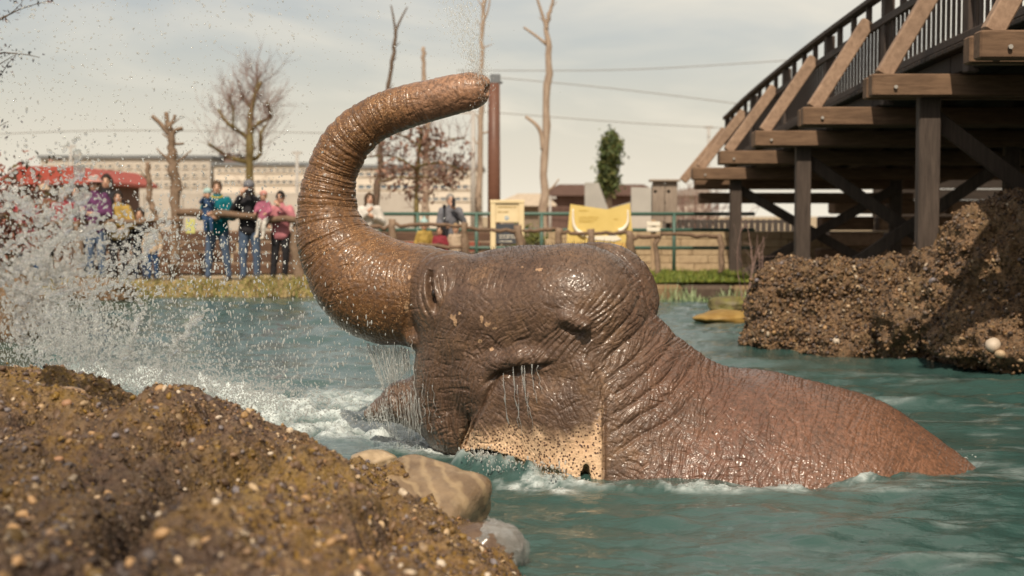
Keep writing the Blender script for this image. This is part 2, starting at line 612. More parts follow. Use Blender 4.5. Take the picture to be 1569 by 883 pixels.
# knob in front of the ear canal
ef.cone(ep(866, 487, -.585), ep(894, 498, -.575), 0.036, 0.042, 0.04)
ev, eq = ef.surf()
ev = relax(ev, eq, 2, 0.5)
ev, eq = subdivide(ev, eq)
ev = relax(ev, eq, 2, 0.5)
del ef
def split_some(v, q, sel):
    """subdivide only the chosen quads; returns the new mesh and the border edges to keep closed"""
    qs = q[sel]
    e = np.concatenate([qs[:, [0, 1]], qs[:, [1, 2]], qs[:, [2, 3]], qs[:, [3, 0]]])
    es = np.sort(e, 1)
    key = es[:, 0].astype(np.int64) * len(v) + es[:, 1]
    u, inv, cnt = np.unique(key, return_inverse=True, return_counts=True)
    a, b = u // len(v), u % len(v)
    n, m = len(v), len(qs)
    E = (inv.ravel() + n).reshape(4, m)
    c = n + len(u) + np.arange(m)
    nv = np.concatenate([v, (v[a] + v[b]) / 2, v[qs].mean(1)])
    nq = np.concatenate([np.stack([qs[:, i], E[i], c, E[i - 1]], 1) for i in range(4)])
    bd_ = cnt == 1
    return nv, np.concatenate([q[~sel], nq]), (np.where(bd_)[0] + n, a[bd_], b[bd_])
en = normals(ev, eq)
_vd = CC - ev
_f = ((en * _vd).sum(1) / np.linalg.norm(_vd, axis=1) > 0.06) & (ev[:, 2] > -0.03) & (ev[:, 1] < 9.4)
n_old = len(ev)
ev, eq, border = split_some(ev, eq, _f[eq].all(1))
_r = relax(ev, eq, 1, 0.5)
_r[border[0]] = ev[border[0]]
ev = _r
ev[border[0]] = (ev[border[1]] + ev[border[2]]) / 2
en = normals(ev, eq)
# ---- sculpting: creases and folds on the flank that the photograph shows
ex, ey_ = proj(ev)
vd = CC - ev
vd /= np.linalg.norm(vd, axis=1)[:, None]
edep = ev[:, 1] - (eyf(ex) - EY)          # depth relative to the turned middle plane
near = sstep(-0.05, 0.3, (en * vd).sum(1)) * (edep < 8.6)
disp = np.zeros(len(ev))
sdisp = np.zeros(len(ev))
def pl_dist(pts):
    P = np.array(pts, dtype=float)
    if len(P) > 2:
        P = catmull(P, np.linspace(0, len(P) - 1, len(P) * 5))
    m = 60
    sel = np.where((ex > P[:, 0].min() - m) & (ex < P[:, 0].max() + m) & (ey_ > P[:, 1].min() - m) & (ey_ < P[:, 1].max() + m) & (near > 0))[0]
    d = np.full(len(sel), 1e9)
    tpar = np.zeros(len(sel))
    for i in range(len(P) - 1):
        e = P[i + 1] - P[i]
        wx, wy = ex[sel] - P[i, 0], ey_[sel] - P[i, 1]
        t = np.clip((wx * e[0] + wy * e[1]) / (e @ e + 1e-9), 0, 1)
        q = np.hypot(wx - t * e[0], wy - t * e[1])
        b = q < d
        d[b] = q[b]
        tpar[b] = (i + t[b]) / (len(P) - 1)
    return sel, d, tpar
def stroke(pts, wd, dep, taper=True):
    sel, d, t = pl_dist(pts)
    k = np.exp(-(d / wd) ** 2)
    if taper:
        k = k * np.clip(np.sin(np.pi * np.clip(t, 0.02, .98)) * 1.8, 0, 1)
    sdisp[sel] += dep * k * near[sel]
# groove between trunk base and face
stroke([(628, 530), (622, 500), (628, 465), (638, 425), (660, 394), (700, 382), (745, 381)], 4.5, -0.013)
# eye socket, lids and bags
stroke([(660, 412), (656, 432), (660, 454), (668, 484)], 5.0, -0.045)
stroke([(657, 430), (660, 450), (666, 470)], 6, -0.016)
stroke([(648, 424), (644, 446), (649, 470), (659, 488)], 2.2, -0.011)
stroke([(640, 436), (637, 458), (643, 480), (652, 494)], 2.0, -0.005)
stroke([(671, 420), (673, 440), (677, 458), (672, 480)], 2.2, -0.011)
stroke([(678, 408), (684, 424), (683, 446), (678, 462)], 2.2, -0.008)
stroke([(666, 402), (676, 396), (688, 406), (694, 424)], 2.6, -0.009)
stroke([(690, 398), (697, 416), (696, 436), (688, 448)], 2.4, -0.008)
stroke([(665, 424), (666, 446), (671, 468)], 3.2, 0.012)
stroke([(651, 430), (652, 454), (660, 476)], 3.0, 0.008)
# long creases of the brow and crown
stroke([(655, 392), (690, 384), (740, 389), (780, 384)], 3, -0.010)
stroke([(880, 368), (930, 380), (960, 405), (980, 440), (992, 462)], 4, -0.022)
for dx, dy in ((0, 0), (16, -6), (34, -10), (52, -14), (-20, 8)):
    stroke([(786 + dx, 590 + dy), (820 + dx, 545 + dy), (862 + dx, 505 + dy), (900 + dx, 478 + dy), (930 + dx, 440 + dy)], 2.4, -0.007)
for k in range(9):
    x0 = 690 + 10 * k
    stroke([(x0 - 3, 425 + 3 * k), (x0 + 2, 412 + 2 * k), (x0 + 9, 398 + k)], 1.7, -0.004)
# under the ear knob, ear fold shadow line, ear root
stroke([(862, 503), (878, 511), (900, 509)], 3.2, -0.016)
stroke([(738, 594), (760, 576), (785, 569), (812, 565), (832, 562), (850, 557)], 4.0, -0.034)
stroke([(921, 590), (926, 620), (926, 660), (925, 710), (924, 775)], 3, -0.016)
stroke([(770, 566), (748, 600), (728, 640), (710, 676), (703, 694)], 4, -0.03)
# neck folds fanning from the ear root up to the nape
nf = [((920, 558), (950, 532), (985, 500), (1003, 470)), ((926, 585), (960, 560), (1000, 522), (1022, 490)), ((928, 612), (965, 590), (1010, 552), (1035, 518)),
      ((930, 640), (970, 618), (1018, 580), (1050, 540)), ((932, 668), (975, 640), (1022, 612), (1066, 556)), ((934, 700), (980, 668), (1030, 640), (1078, 590)), ((915, 535), (940, 512), (970, 478), (988, 440))]
for q in nf:
    stroke(q, 3.2, -0.010)
    stroke([(a + 9, b + 9) for a, b in q], 6, 0.004)
# chin wrinkles
for k in range(16):
    x0 = 640 + 5.2 * k
    stroke([(x0 + 10, 560 + 2 * (k % 5)), (x0 + 3, 610), (x0 + 6 * math.sin(k), 650), (x0 + 10, 690)], 1.9, -0.008)
stroke([(600, 600), (612, 630), (618, 655)], 4, -0.015)
# ---- wrinkle field: streaky noise drawn along the lie of the skin
ctrl = []          # px, py, direction in degrees (image plane, y down), strength
for i in range(0, 72, 3):
    a = math.degrees(math.atan2(TS[min(i + 1, 71), 1] - TS[max(i - 1, 0), 1], TS[min(i + 1, 71), 0] - TS[max(i - 1, 0), 0])) + 90
    if i > 3:
        ctrl.append((TS[i, 0], TS[i, 1], a, 1.0))
ctrl += [(660, 455, 80, .5), (700, 420, -60, .5), (760, 420, -55, .28), (850, 420, -50, .28), (800, 450, -50, .3), (760, 470, -55, .35), (930, 420, 50, .35), (975, 440, 60, .6), (800, 500, -50, .6), (870, 460, -50, .5),
         (740, 530, -60, .9), (690, 560, 90, .8), (660, 620, 85, 1.), (720, 640, 75, 1.), (620, 620, 60, .6), (800, 610, 20, .5), (880, 600, 70, .6), (760, 640, 45, .6), (900, 680, 80, .3),
         (940, 500, -42, 1.), (960, 560, -40, 1.1), (960, 640, -52, 1.1), (1000, 540, -45, 1.1), (1020, 620, -55, 1.1), (1060, 580, -60, 1.0), (1000, 700, -60, .9), (1080, 680, -70, .9), (1150, 640, -70, .8), (1250, 660, -75, .55), (1400, 710, -60, .5)]
ctrl = np.array(ctrl)
gx, gy = np.meshgrid(np.arange(420, 1520, 4.0), np.arange(60, 800, 4.0))
num = np.zeros(gx.shape + (3,)); den = np.zeros(gx.shape)
for c in ctrl:
    wt = 1.0 / ((gx - c[0]) ** 2 + (gy - c[1]) ** 2 + 120.0) ** 1.7
    a2 = math.radians(c[2]) * 2
    num += wt[..., None] * np.array([math.cos(a2), math.sin(a2), c[3]])
    den += wt
num /= den[..., None]
ang = np.kron(0.5 * np.arctan2(num[..., 1], num[..., 0]), np.ones((4, 4)))
stg = np.kron(num[..., 2], np.ones((4, 4)))
H, W = ang.shape
def blur(im, s):
    r = int(3 * s) + 1
    k = np.exp(-0.5 * (np.arange(-r, r + 1) / s) ** 2)
    k /= k.sum()
    im = np.apply_along_axis(lambda q: np.convolve(q, k, 'same'), 0, im)
    return np.apply_along_axis(lambda q: np.convolve(q, k, 'same'), 1, im)
wob = blur(RNG.standard_normal((H, W)), 9)
wob = wob / wob.std() * 0.28
def lic(sig, length, turn=0.0):
    im = blur(RNG.standard_normal((H, W)), sig).astype(np.float32)
    a = ang + turn + wob
    dx0, dy0 = np.cos(a).astype(np.float32), np.sin(a).astype(np.float32)
    yy, xx = np.mgrid[0:H, 0:W].astype(np.float32)
    tot = im.copy()
    for sg in (1, -1):
        x, y = xx.copy(), yy.copy()
        lx, ly = dx0 * sg, dy0 * sg
        for _ in range(length):
            x += lx * 1.3; y += ly * 1.3
            xi = np.clip(np.rint(x), 0, W - 1).astype(np.int32); yi = np.clip(np.rint(y), 0, H - 1).astype(np.int32)
            tot += im[yi, xi]
            nx, ny = dx0[yi, xi], dy0[yi, xi]
            s = np.where(nx * lx + ny * ly < 0, -1, 1)
            lx, ly = nx * s, ny * s
    return (tot / tot.std()).astype(np.float32)
def samp(im):
    x = np.clip(ex - 420, 0, W - 1.01); y = np.clip(ey_ - 60, 0, H - 1.01)
    xi, yi = x.astype(int), y.astype(int)
    fx, fy = x - xi, y - yi
    return im[yi, xi] * (1 - fx) * (1 - fy) + im[yi, xi + 1] * fx * (1 - fy) + im[yi + 1, xi] * (1 - fx) * fy + im[yi + 1, xi + 1] * fx * fy
sv = samp(stg)
w1, w2, w3, w4 = samp(lic(2.0, 13)), samp(lic(1.0, 9)), samp(lic(1.3, 6, math.pi / 2)), samp(lic(0.75, 4))
sv = sv * (1 - 0.8 * np.exp(-(((ex - 662) / 26) ** 2 + ((ey_ - 450) / 42) ** 2)))
istrunk = np.zeros(len(ev))
dtr = np.full(len(ev), 9.0)
for i in range(0, 72):
    q = np.linalg.norm(ev - TW[i], axis=1) / TR[i]
    dtr = np.minimum(dtr, q)
istrunk = (1 - sstep(1.05, 1.3, dtr)) * (1 - sstep(-0.66, -0.50, ev[:, 0]))
soft = 1 - sstep(7.5, 9.0, edep) * 0.4
disp += sv * soft * (-0.0029 * np.clip(w1 - 0.2, 0, 2.5) - 0.0026 * np.clip(w2 - 0.1, 0, 2.5) - 0.0012 * np.clip(w4, -.5, 2)) * (1 - 0.6 * istrunk)
disp += -0.0030 * sv * soft * np.clip(w3 - 0.4, 0, 2.2) * (1 - 0.65 * istrunk)
# rings round the trunk
tk = np.where(istrunk > 0.02)[0]
seg_i = np.zeros(len(tk), int); bd = np.full(len(tk), 9.0)
for i in range(72):
    q = np.linalg.norm(ev[tk] - TW[i], axis=1)
    b_ = q < bd
    bd[b_] = q[b_]; seg_i[b_] = i
arc = np.concatenate([[0], np.cumsum(np.linalg.norm(np.diff(TW, axis=0), axis=1))])
tg_ = np.gradient(TW, axis=0); tg_ /= np.linalg.norm(tg_, axis=1)[:, None]
sa = arc[seg_i] + ((ev[tk] - TW[seg_i]) * tg_[seg_i]).sum(1)
nz_ = fbm(ev[tk], 7, 3, 33)
def ring1(lam, ph):
    x = sa / lam + ph * nz_
    p3 = np.stack([x, 0 * x, 0 * x], 1) + ev[tk] * 1.5
    return noise3(p3, 1.0, 44)
rs = np.interp(sa / arc[-1], [0, .25, .5, .75, 1], [.35, .75, .95, .6, .25]) * istrunk[tk]
disp[tk] += rs * (-0.0075 * np.clip(ring1(.017, .5), -.2, .8) - 0.0036 * np.clip(ring1(.008, .6), -.3, .8))
# cracked cheek network
disp += 0.0025 * fbm(ev, 6, 2, 5) + 0.0014 * fbm(ev, 60, 2, 9)
sdir = en + 1.2 * vd
sdir /= np.linalg.norm(sdir, axis=1)[:, None]
disp *= 1 - 0.6 * sstep(600, 700, ex) * (ey_ < 230)
ev = ev + en * disp[:, None] + sdir * sdisp[:, None]
ev[border[0]] = (ev[border[1]] + ev[border[2]]) / 2
em = np_mesh('body', ev, eq)
# pigment masks
pb = np.interp(ex, [700, 730, 760, 800, 850, 880, 905, 915, 924], [672, 662, 656, 662, 672, 668, 660, 640, 615])
inear = ((ex > 702) & (ex < 926) & (edep < 7.68)).astype(float)
inear = inear * (1 - 0.85 * sstep(914, 926, ex + 6 * fbm(ev, 22, 3, 23)))
pink = inear * sstep(-18, 24, ey_ - pb + 9 * fbm(ev, 14, 3, 21))
attr(em, 'pink', pink)
attr(em, 'trunk', istrunk)
attr(em, 'flank', sstep(930, 1120, ex + 40 * fbm(ev, 3, 2, 3)))
attr(em, 'dry', sstep(1150, 1400, ex))
pt_ = np.zeros(len(ev))
for x0, y0, rx, ry in ((738, 489, 3.5, 8), (747, 497, 7, 3.5), (758, 503, 5, 2.2), (735, 523, 4, 3.4), (752, 535, 4, 6), (697, 493, 3, 12), (704, 480, 3, 4), (622, 470, 4.5, 11), (627, 425, 4, 5), (826, 413, 7, 3), (800, 409, 2.5, 2.5), (693, 487, 6, 5), (612, 400, 3, 3), (590, 470, 3, 4)):
    pt_ = np.maximum(pt_, 1.15 - np.hypot((ex - x0) / rx, (ey_ - y0) / ry) + .35 * fbm(ev, 70, 2, 13))
attr(em, 'patch', sstep(.35, .6, pt_) * (edep < 8.1))
attr(em, 'lip', (1 - sstep(628, 648, ex)) * (ey_ > 575) * (ex > 540))
attr(em, 'tip', sstep(560, 700, ex) * (ey_ < 230))
m = Mat('elephant_skin', rough=0.42, spec=0.32)
n1 = m.noise(5, 5, 0.6)
n2 = m.noise(38, 4, 0.6)
hc = m.ramp(n1, [(0.3, (0.080, 0.046, 0.030)), (0.55, (0.128, 0.076, 0.048)), (0.75, (0.180, 0.104, 0.056))])
fc = m.ramp(n1, [(0.3, (0.102, 0.050, 0.034)), (0.6, (0.158, 0.077, 0.050)), (0.8, (0.200, 0.098, 0.060))])
tcx = m.ramp(n1, [(0.3, (0.115, 0.054, 0.022)), (0.6, (0.175, 0.084, 0.032)), (0.8, (0.24, 0.122, 0.05))])
c = m.mix(m.attr('flank'), hc, fc)
c = m.mix(m.attr('trunk'), c, tcx)
c = m.mix(m.math('MULTIPLY', m.attr('tip'), 0.7), c, (0.42, 0.225, 0.13))
c = m.mix(m.math('MULTIPLY', m.attr('dry'), 0.5), c, (0.21, 0.098, 0.05))
c = m.mix(m.ramp(n2, [(0.42, 0.0), (0.62, 0.6)]), c, (0.05, 0.03, 0.02))
fre = m.ramp(m.voronoi(85, rand=1.0), [(0.2, 1.0), (0.36, 0.0)])
fmask = m.math('MULTIPLY', m.math('MULTIPLY', fre, m.attr('trunk')), m.ramp(m.noise(7, 3), [(0.38, 0.0), (0.6, 0.8)]))
c = m.mix(fmask, c, (0.50, 0.30, 0.15))
spots = m.math('MULTIPLY', m.ramp(m.voronoi(60, rand=0.9), [(0.27, 0.0), (0.42, 1.0)]), m.ramp(m.math('ADD', m.voronoi(110, rand=1.0), m.math('MULTIPLY', m.noise(10, 2), 0.3)), [(0.26, 0.35), (0.36, 1.0)]))
pk = m.mix(spots, (0.075, 0.036, 0.024), m.mix(m.ramp(m.noise(7, 5, .65), [(.35, 0.0), (.65, 1.0)]), (0.56, 0.36, 0.215), (0.68, 0.48, 0.31)))
c = m.mix(m.math('MULTIPLY', m.attr('lip'), m.ramp(m.noise(30, 5, .7), [(.45, 0.0), (.62, .5)])), c, (.24, .17, .13))
c = m.mix(m.attr('pink'), c, pk)
c = m.mix(m.math('MULTIPLY', m.attr('patch'), .85), c, (0.42, 0.265, 0.155))
m.color(c)
m.rough(m.ramp(m.noise(11, 4), [(0.3, 0.30), (0.7, 0.55)]))
m.b.inputs['Coat Weight'].default_value = 0.62
m.b.inputs['Coat Roughness'].default_value = 0.2
m.b.inputs['Coat IOR'].default_value = 1.33
m.bump(m.noise(230, 3, 0.6), 0.3, 0.004)
m.bump(m.voronoi(120, 'DISTANCE_TO_EDGE'), 0.3, 0.004)
m.bump(m.noise(95, 4, 0.65), 0.35, 0.007)
m.bump(m.noise(40, 3, 0.6, 0.5), 0.3, 0.010)
SKIN = m.m
elephant = thing('elephant', 'wet brown elephant bathing up to its shoulders with trunk curled over its head', 'elephant', (0.3, EY, 0))
eb = link('body', em, SKIN)
eb.parent = elephant
eb.matrix_parent_inverse = Matrix.Translation(-elephant.location)
def adopt(o, root):
    o.parent = root
    o.matrix_parent_inverse = Matrix.Translation(-root.location)
    return o
# eye
me = Mat('elephant_eye', rough=0.08, spec=0.6, base=(0.02, 0.012, 0.008))
sel = np.where((np.abs(ex - 661) < 4) & (np.abs(ey_ - 450) < 5) & (edep < 8))[0]
ec = ev[sel][np.argsort(((ev[sel] - CC) ** 2).sum(1))[: max(3, len(sel) // 4)]].mean(0)
ec = CC + (ec - CC) * (1 + 0.012 / np.linalg.norm(ec - CC))
fl = Field(ec - 0.06, ec + 0.06, 0.005)
fl.ell(ec, (0.018, 0.022, 0.027), 0)
q = fl.surf()
adopt(link('eye', np_mesh('eye', relax(*q, 2), q[1]), me.m), elephant)
# bristles on crown, nape and back
cand = np.where(((ex > 700) & (ey_ < 470) & (ex < 1010) & (en[:, 2] > 0.55)) | ((ex > 1000) & (en[:, 2] > 0.62) & (ev[:, 2] > 0.08)))[0]
pick = RNG.choice(cand, 5200, replace=False)
hv, hf = [], []
hl = np.where(ex[pick] < 1010, 0.018 + 0.028 * RNG.random(len(pick)), 0.010 + 0.014 * RNG.random(len(pick)))
hd = en[pick] + RNG.standard_normal((len(pick), 3)) * 0.35
hd /= np.linalg.norm(hd, axis=1)[:, None]
s1 = np.cross(hd, [0.3, 0.9, 0.1]); s1 /= np.linalg.norm(s1, axis=1)[:, None]
s2 = np.cross(hd, s1)
b0 = ev[pick] - hd * 0.004
rw = 0.0011
tri = [b0 + rw * s1, b0 - 0.5 * rw * s1 + 0.87 * rw * s2, b0 - 0.5 * rw * s1 - 0.87 * rw * s2, b0 + hd * hl[:, None]]
hv = np.stack(tri, 1).reshape(-1, 3)
k = np.arange(len(pick))[:, None] * 4
hf = np.concatenate([k + np.array([[0, 1, 3]]), k + np.array([[1, 2, 3]]), k + np.array([[2, 0, 3]])])
mh = Mat('bristle_hair', rough=0.5, base=(0.035, 0.022, 0.016))
stuff(adopt(link('bristles', np_mesh('bristles', hv, hf), mh.m), elephant))
EV, EX, EYP, EN = ev, ex, ey_, en
# ---------------------------------------------------------------- pond water
rows = [2.4]
while rows[-1] < 27.5:
    rows.append(rows[-1] + 0.0022 * rows[-1] ** 1.35 + 0.002)
rows = np.array(rows)
tx = np.linspace(-0.62, 0.62, 560)
wx = rows[:, None] * tx[None, :]
wy = np.broadcast_to(rows[:, None], wx.shape)
wv = np.stack([wx.ravel(), wy.ravel(), np.zeros(wx.size)], 1)
hgt = np.zeros(len(wv))
wr = np.random.default_rng(11)
calm = 0.55 + 0.45 * sstep(-0.5, 0.5, fbm(wv, 0.35, 2, 91))
for k in range(90):
    lam = 0.06 * (1.4 / 0.06) ** wr.random()
    th = wr.normal(1.45, 0.5)
    kx, ky = math.cos(th) * 2 * math.pi / lam, math.sin(th) * 2 * math.pi / lam
    amp = 0.0050 * lam ** 0.95 * (0.5 + wr.random())
    arg = kx * wv[:, 0] + ky * wv[:, 1] + wr.random() * 6.28
    hgt += amp * (np.sin(arg) + 0.25 * np.sin(2 * arg + 0.6))
hgt *= calm
px_, py_ = proj(wv)
def blob(cx, cy, rx, ry):
    """soft round area on the water, given by its place and size in metres"""
    return np.exp(-(((wv[:, 0] - cx) / rx) ** 2 + ((wv[:, 1] - cy) / ry) ** 2))
def seg(pts, wd):
    d = np.full(len(wv), 1e9)
    for (x0, y0), (x1, y1) in zip(pts[:-1], pts[1:]):
        ex_, ey2 = x1 - x0, y1 - y0
        t = np.clip(((wv[:, 0] - x0) * ex_ + (wv[:, 1] - y0) * ey2) / (ex_ ** 2 + ey2 ** 2), 0, 1)
        d = np.minimum(d, np.hypot(wv[:, 0] - x0 - t * ex_, wv[:, 1] - y0 - t * ey2))
    return np.exp(-(d / wd) ** 2)
def wp(px, py):
    q = on_z(px, py)
    return (q[0], q[1])
turb = fbm(wv, 7, 4, 31, 0.6)
rid = 1 - np.abs(fbm(wv, 4.5, 4, 37, 0.55))
# churned water along the rock, under the chin and at the ear
churn = np.maximum.reduce([1.0 * seg([wp(30, 575), wp(200, 585), wp(330, 600), wp(420, 632), wp(520, 655)], 0.42),
                           0.85 * seg([wp(560, 655), wp(640, 672), wp(690, 690)], 0.28), 0.7 * blob(*wp(480, 620), 0.7, 0.7)])
hgt += churn * (0.035 * turb + 0.05 * (rid - 0.6) + .012 * fbm(wv, 26, 3, 34))
hgt += 0.10 * seg([wp(90, 560), wp(250, 590), wp(400, 625)], 0.22) * (0.6 + 0.5 * turb)
ear_w = seg([(-.26, 7.86), (-.15, 7.72), (.0, 7.56), (.14, 7.44), (.28, 7.34)], 0.085)
ear_h = np.interp(wv[:, 0], [-.3, -.15, .05, .3], [.085, .105, .075, .03])
lump = np.abs(fbm(wv * np.array([1, 0.6, 1]), 16, 3, 55))
hgt += ear_w * (ear_h + 0.055 * np.clip(lump - 0.35, -.5, .6) + .010 * fbm(wv, 30, 3, 58))
waist = seg([wp(900, 746), wp(1000, 750), wp(1100, 750), wp(1250, 746), wp(1380, 732), wp(1470, 714)], 0.10)
hgt += waist * (0.012 + 0.02 * turb)
wake = blob(*wp(1468, 708), 0.14, 0.08)
hgt += wake * (0.012 + 0.03 * turb)
wv[:, 2] = hgt
nr, nc = wx.shape
ii = (np.arange(nr - 1)[:, None] * nc + np.arange(nc - 1)[None, :]).ravel()
wf = np.stack([ii, ii + 1, ii + nc + 1, ii + nc], 1)
wm = np_mesh('pond_water', wv, wf)
foam = np.clip(churn * 1.15 * (0.55 + 0.7 * turb + 0.3 * rid), 0, 1)
foam = np.maximum(foam, 0.75 * seg([wp(60, 570), wp(200, 585), wp(330, 600), wp(420, 632)], 0.20))
foam = np.maximum(foam, waist * (0.12 + 0.8 * turb))
foam = np.maximum(foam, 0.45 * wake * (1 + turb))
foam = np.maximum(foam, 0.55 * ear_w * (0.4 + turb))
foam = np.maximum(foam, seg([wp(640, 690), wp(700, 702), wp(760, 735), wp(850, 756)], 0.09) * (0.2 + 1.0 * turb))
streak = fbm(wv * np.array([0.7, 2.6, 1]), 1.6, 4, 77, 0.6)
foam = np.maximum(foam, 0.22 * sstep(0.45, 1.1, streak) * sstep(0.6, 2.5, wv[:, 0]) * (1 - sstep(11, 14, wv[:, 1])))
attr(wm, 'foam', np.clip(foam, 0, 1))
m = Mat('pond_water', rough=0.05, spec=0.75)
m.b.inputs['IOR'].default_value = 1.33
deep = m.mix(m.noise(0.8, 3), (0.023, 0.055, 0.049), (0.040, 0.083, 0.074))
fz = m.math('MULTIPLY', m.attr('foam'), m.ramp(m.noise(16, 6, 0.7, 0.8), [(0.30, 0.25), (0.62, 1.25)]), clamp=True)
m.color(m.mix(fz, deep, (0.56, 0.61, 0.60)))
m.rough(m.math('ADD', 0.05, m.math('MULTIPLY', fz, 0.5)))
m.bump(m.noise(9, 5, 0.6, 0.3, stretch=(1, 2.2, 1)), 0.30, 0.03)
m.bump(m.noise(45, 3, 0.55, 0.0, stretch=(1, 2.0, 1)), 0.16, 0.012)
bedm = Mat('pond_bed', rough=0.9, base=(0.035, 0.035, 0.027))
bedv = np.array([(x, y, -0.62) for y in (-300, 30) for x in (-300, 300)], float)
structure(link('pond_bed', np_mesh('pond_bed', bedv, np.array([[0, 1, 3, 2]])), bedm.m))
water = structure(link('pond_water', wm, m.m))
# ---------------------------------------------------------------- rocks, pebbles and stones
def ico(level):
    t = (1 + 5 ** 0.5) / 2
    v = [(-1, t, 0), (1, t, 0), (-1, -t, 0), (1, -t, 0), (0, -1, t), (0, 1, t), (0, -1, -t), (0, 1, -t), (t, 0, -1), (t, 0, 1), (-t, 0, -1), (-t, 0, 1)]
    f = [(0, 11, 5), (0, 5, 1), (0, 1, 7), (0, 7, 10), (0, 10, 11), (1, 5, 9), (5, 11, 4), (11, 10, 2), (10, 7, 6), (7, 1, 8), (3, 9, 4), (3, 4, 2), (3, 2, 6), (3, 6, 8), (3, 8, 9), (4, 9, 5), (2, 4, 11), (6, 2, 10), (8, 6, 7), (9, 8, 1)]
    v = [tuple(np.array(p) / np.linalg.norm(p)) for p in v]
    for _ in range(level):
        cache, nf = {}, []
        def midp(a, b):
            k = (min(a, b), max(a, b))
            if k not in cache:
                p = (np.array(v[a]) + np.array(v[b])) / 2
                v.append(tuple(p / np.linalg.norm(p)))
                cache[k] = len(v) - 1
            return cache[k]
        for a, b, c in f:
            ab, bc, ca = midp(a, b), midp(b, c), midp(c, a)
            nf += [(a, ab, ca), (b, bc, ab), (c, ca, bc), (ab, bc, ca)]
        f = nf
    return np.array(v), np.array(f)
ICO = [ico(k) for k in range(5)]
def rot_batch(n, rng, align=None, spread=1.0):
    q = rng.standard_normal((n, 4)); q /= np.linalg.norm(q, axis=1)[:, None]
    w_, x, y, z = q.T
    return np.stack([np.stack([1 - 2 * (y * y + z * z), 2 * (x * y - z * w_), 2 * (x * z + y * w_)], 1),
                     np.stack([2 * (x * y + z * w_), 1 - 2 * (x * x + z * z), 2 * (y * z - x * w_)], 1),
                     np.stack([2 * (x * z - y * w_), 2 * (y * z + x * w_), 1 - 2 * (x * x + y * y)], 1)], 1)
def scatter(name, pts, rad, level, rng, squash=(1, .75, .55), mat=None, parent=None, colors=None, R=None, jitter=0.18):
    """many small pieces joined into one mesh"""
    bv, bf = ICO[level]
    n = len(pts)
    if R is None:
        R = rot_batch(n, rng)
    sq = np.array(squash) * (1 + 0.25 * rng.standard_normal((n, 3)).clip(-1.4, 1.4))
    base = bv[None] * (1 + jitter * rng.standard_normal((n, len(bv), 1)).clip(-2, 2))
    v = np.einsum('nij,nvj->nvi', R, base * (sq * np.asarray(rad)[:, None])[:, None, :]) + np.asarray(pts)[:, None, :]
    f = (bf[None] + (np.arange(n) * len(bv))[:, None, None]).reshape(-1, 3)
    ms = np_mesh(name, v.reshape(-1, 3), f)
    if colors is not None:
        attr(ms, 'tint', np.repeat(colors, len(bv), 0))
    return link(name, ms, mat, parent)
def rock_material(name, dark, mid, moss, amount=0.5, wet=0.5):
    m = Mat(name, rough=0.7, spec=0.4)
    n1 = m.noise(2.3, 6, 0.65)
    n2 = m.noise(26, 5, 0.7)
    c = m.mix(m.ramp(n2, [(0.36, 0.0), (0.62, 1.0)]), dark, mid)
    mo = m.math('MULTIPLY', m.ramp(n1, [(0.44, 0.0), (0.58, amount)]), m.ramp(m.noise(48, 3, 0.6), [(0.4, 0.15), (0.58, 1.0)]))
    c = m.mix(mo, c, moss)
    if 'mossy' in name:
        c = m.mix(m.math('MULTIPLY', m.attr('moss'), m.ramp(m.noise(34, 4, .65), [(.36, .1), (.56, .95)])), c, m.mix(m.noise(15, 3), (.16, .092, .014), (.29, .18, .032)))
    g = m.voronoi(62, rand=1.0, out='Color')
    c = m.mix(0.35, c, m.mix(m.math('MULTIPLY', m.ramp(g, [(0.3, 0.0), (0.75, 1.0)]), 0.9), c, (0.26, 0.18, 0.11)))
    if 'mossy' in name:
        c = m.mix(m.math('MULTIPLY', m.attr('damp'), .55), c, (.020, .011, .010))  # shade of the dark near corner painted into the rock colour
    m.color(c)
    m.rough(m.ramp(m.noise(6, 3), [(0.35, 0.75 - 0.45 * wet), (0.65, 0.85)]))
    m.bump(m.voronoi(70), 0.7, 0.012)
    m.bump(n2, 0.8, 0.02)
    m.bump(m.noise(110, 3, 0.7), 0.5, 0.006)
    return m.m
M_ROCK = rock_material('mossy_conglomerate', (0.022, 0.012, 0.010), (0.115, 0.064, 0.038), (0.24, 0.13, 0.014), 0.7)
M_ROCK2 = rock_material('grey_brown_conglomerate', (0.016, 0.010, 0.007), (0.19, 0.105, 0.050), (0.13, 0.085, 0.02), 0.4, 0.7)
M_GRAVEL = Mat('gravel_grain', rough=0.55, spec=0.4)
M_GRAVEL.color(M_GRAVEL.mix(M_GRAVEL.ramp(M_GRAVEL.noise(60, 3), [(0.35, 0.0), (0.65, 0.45)]), M_GRAVEL.attr('tint', 'Color'), (0.045, 0.028, 0.016)))
M_GRAVEL = M_GRAVEL.m
def stone_mat(name, a, b, scale=30, rough=0.5, bands=0):
    m = Mat(name, rough=rough, spec=0.45)
    n = m.noise(scale, 5, 0.6)
    c = m.mix(m.ramp(n, [(0.35, 0.0), (0.65, 1.0)]), a, b)
    if bands:
        wv_ = m.node('ShaderNodeTexWave', wave_type='BANDS', bands_direction='DIAGONAL')
        wv_.inputs['Scale'].default_value = bands
        wv_.inputs['Distortion'].default_value = 9.0
        wv_.inputs['Detail'].default_value = 3
        m.t.links.new(m.coord((1, 1, 1)), wv_.inputs['Vector'])
        c = m.mix(m.ramp(wv_.outputs['Fac'], [(0.55, 0.0), (1.0, 0.42)]), c, (0.38, 0.28, 0.16))
    m.color(c)
    m.bump(n, 0.25, 0.006)
    if bands:
        m.bump(m.noise(60, 5, .7), .5, .006)
        m.bump(m.noise(9, 4, .6), .5, .03)
    return m.m
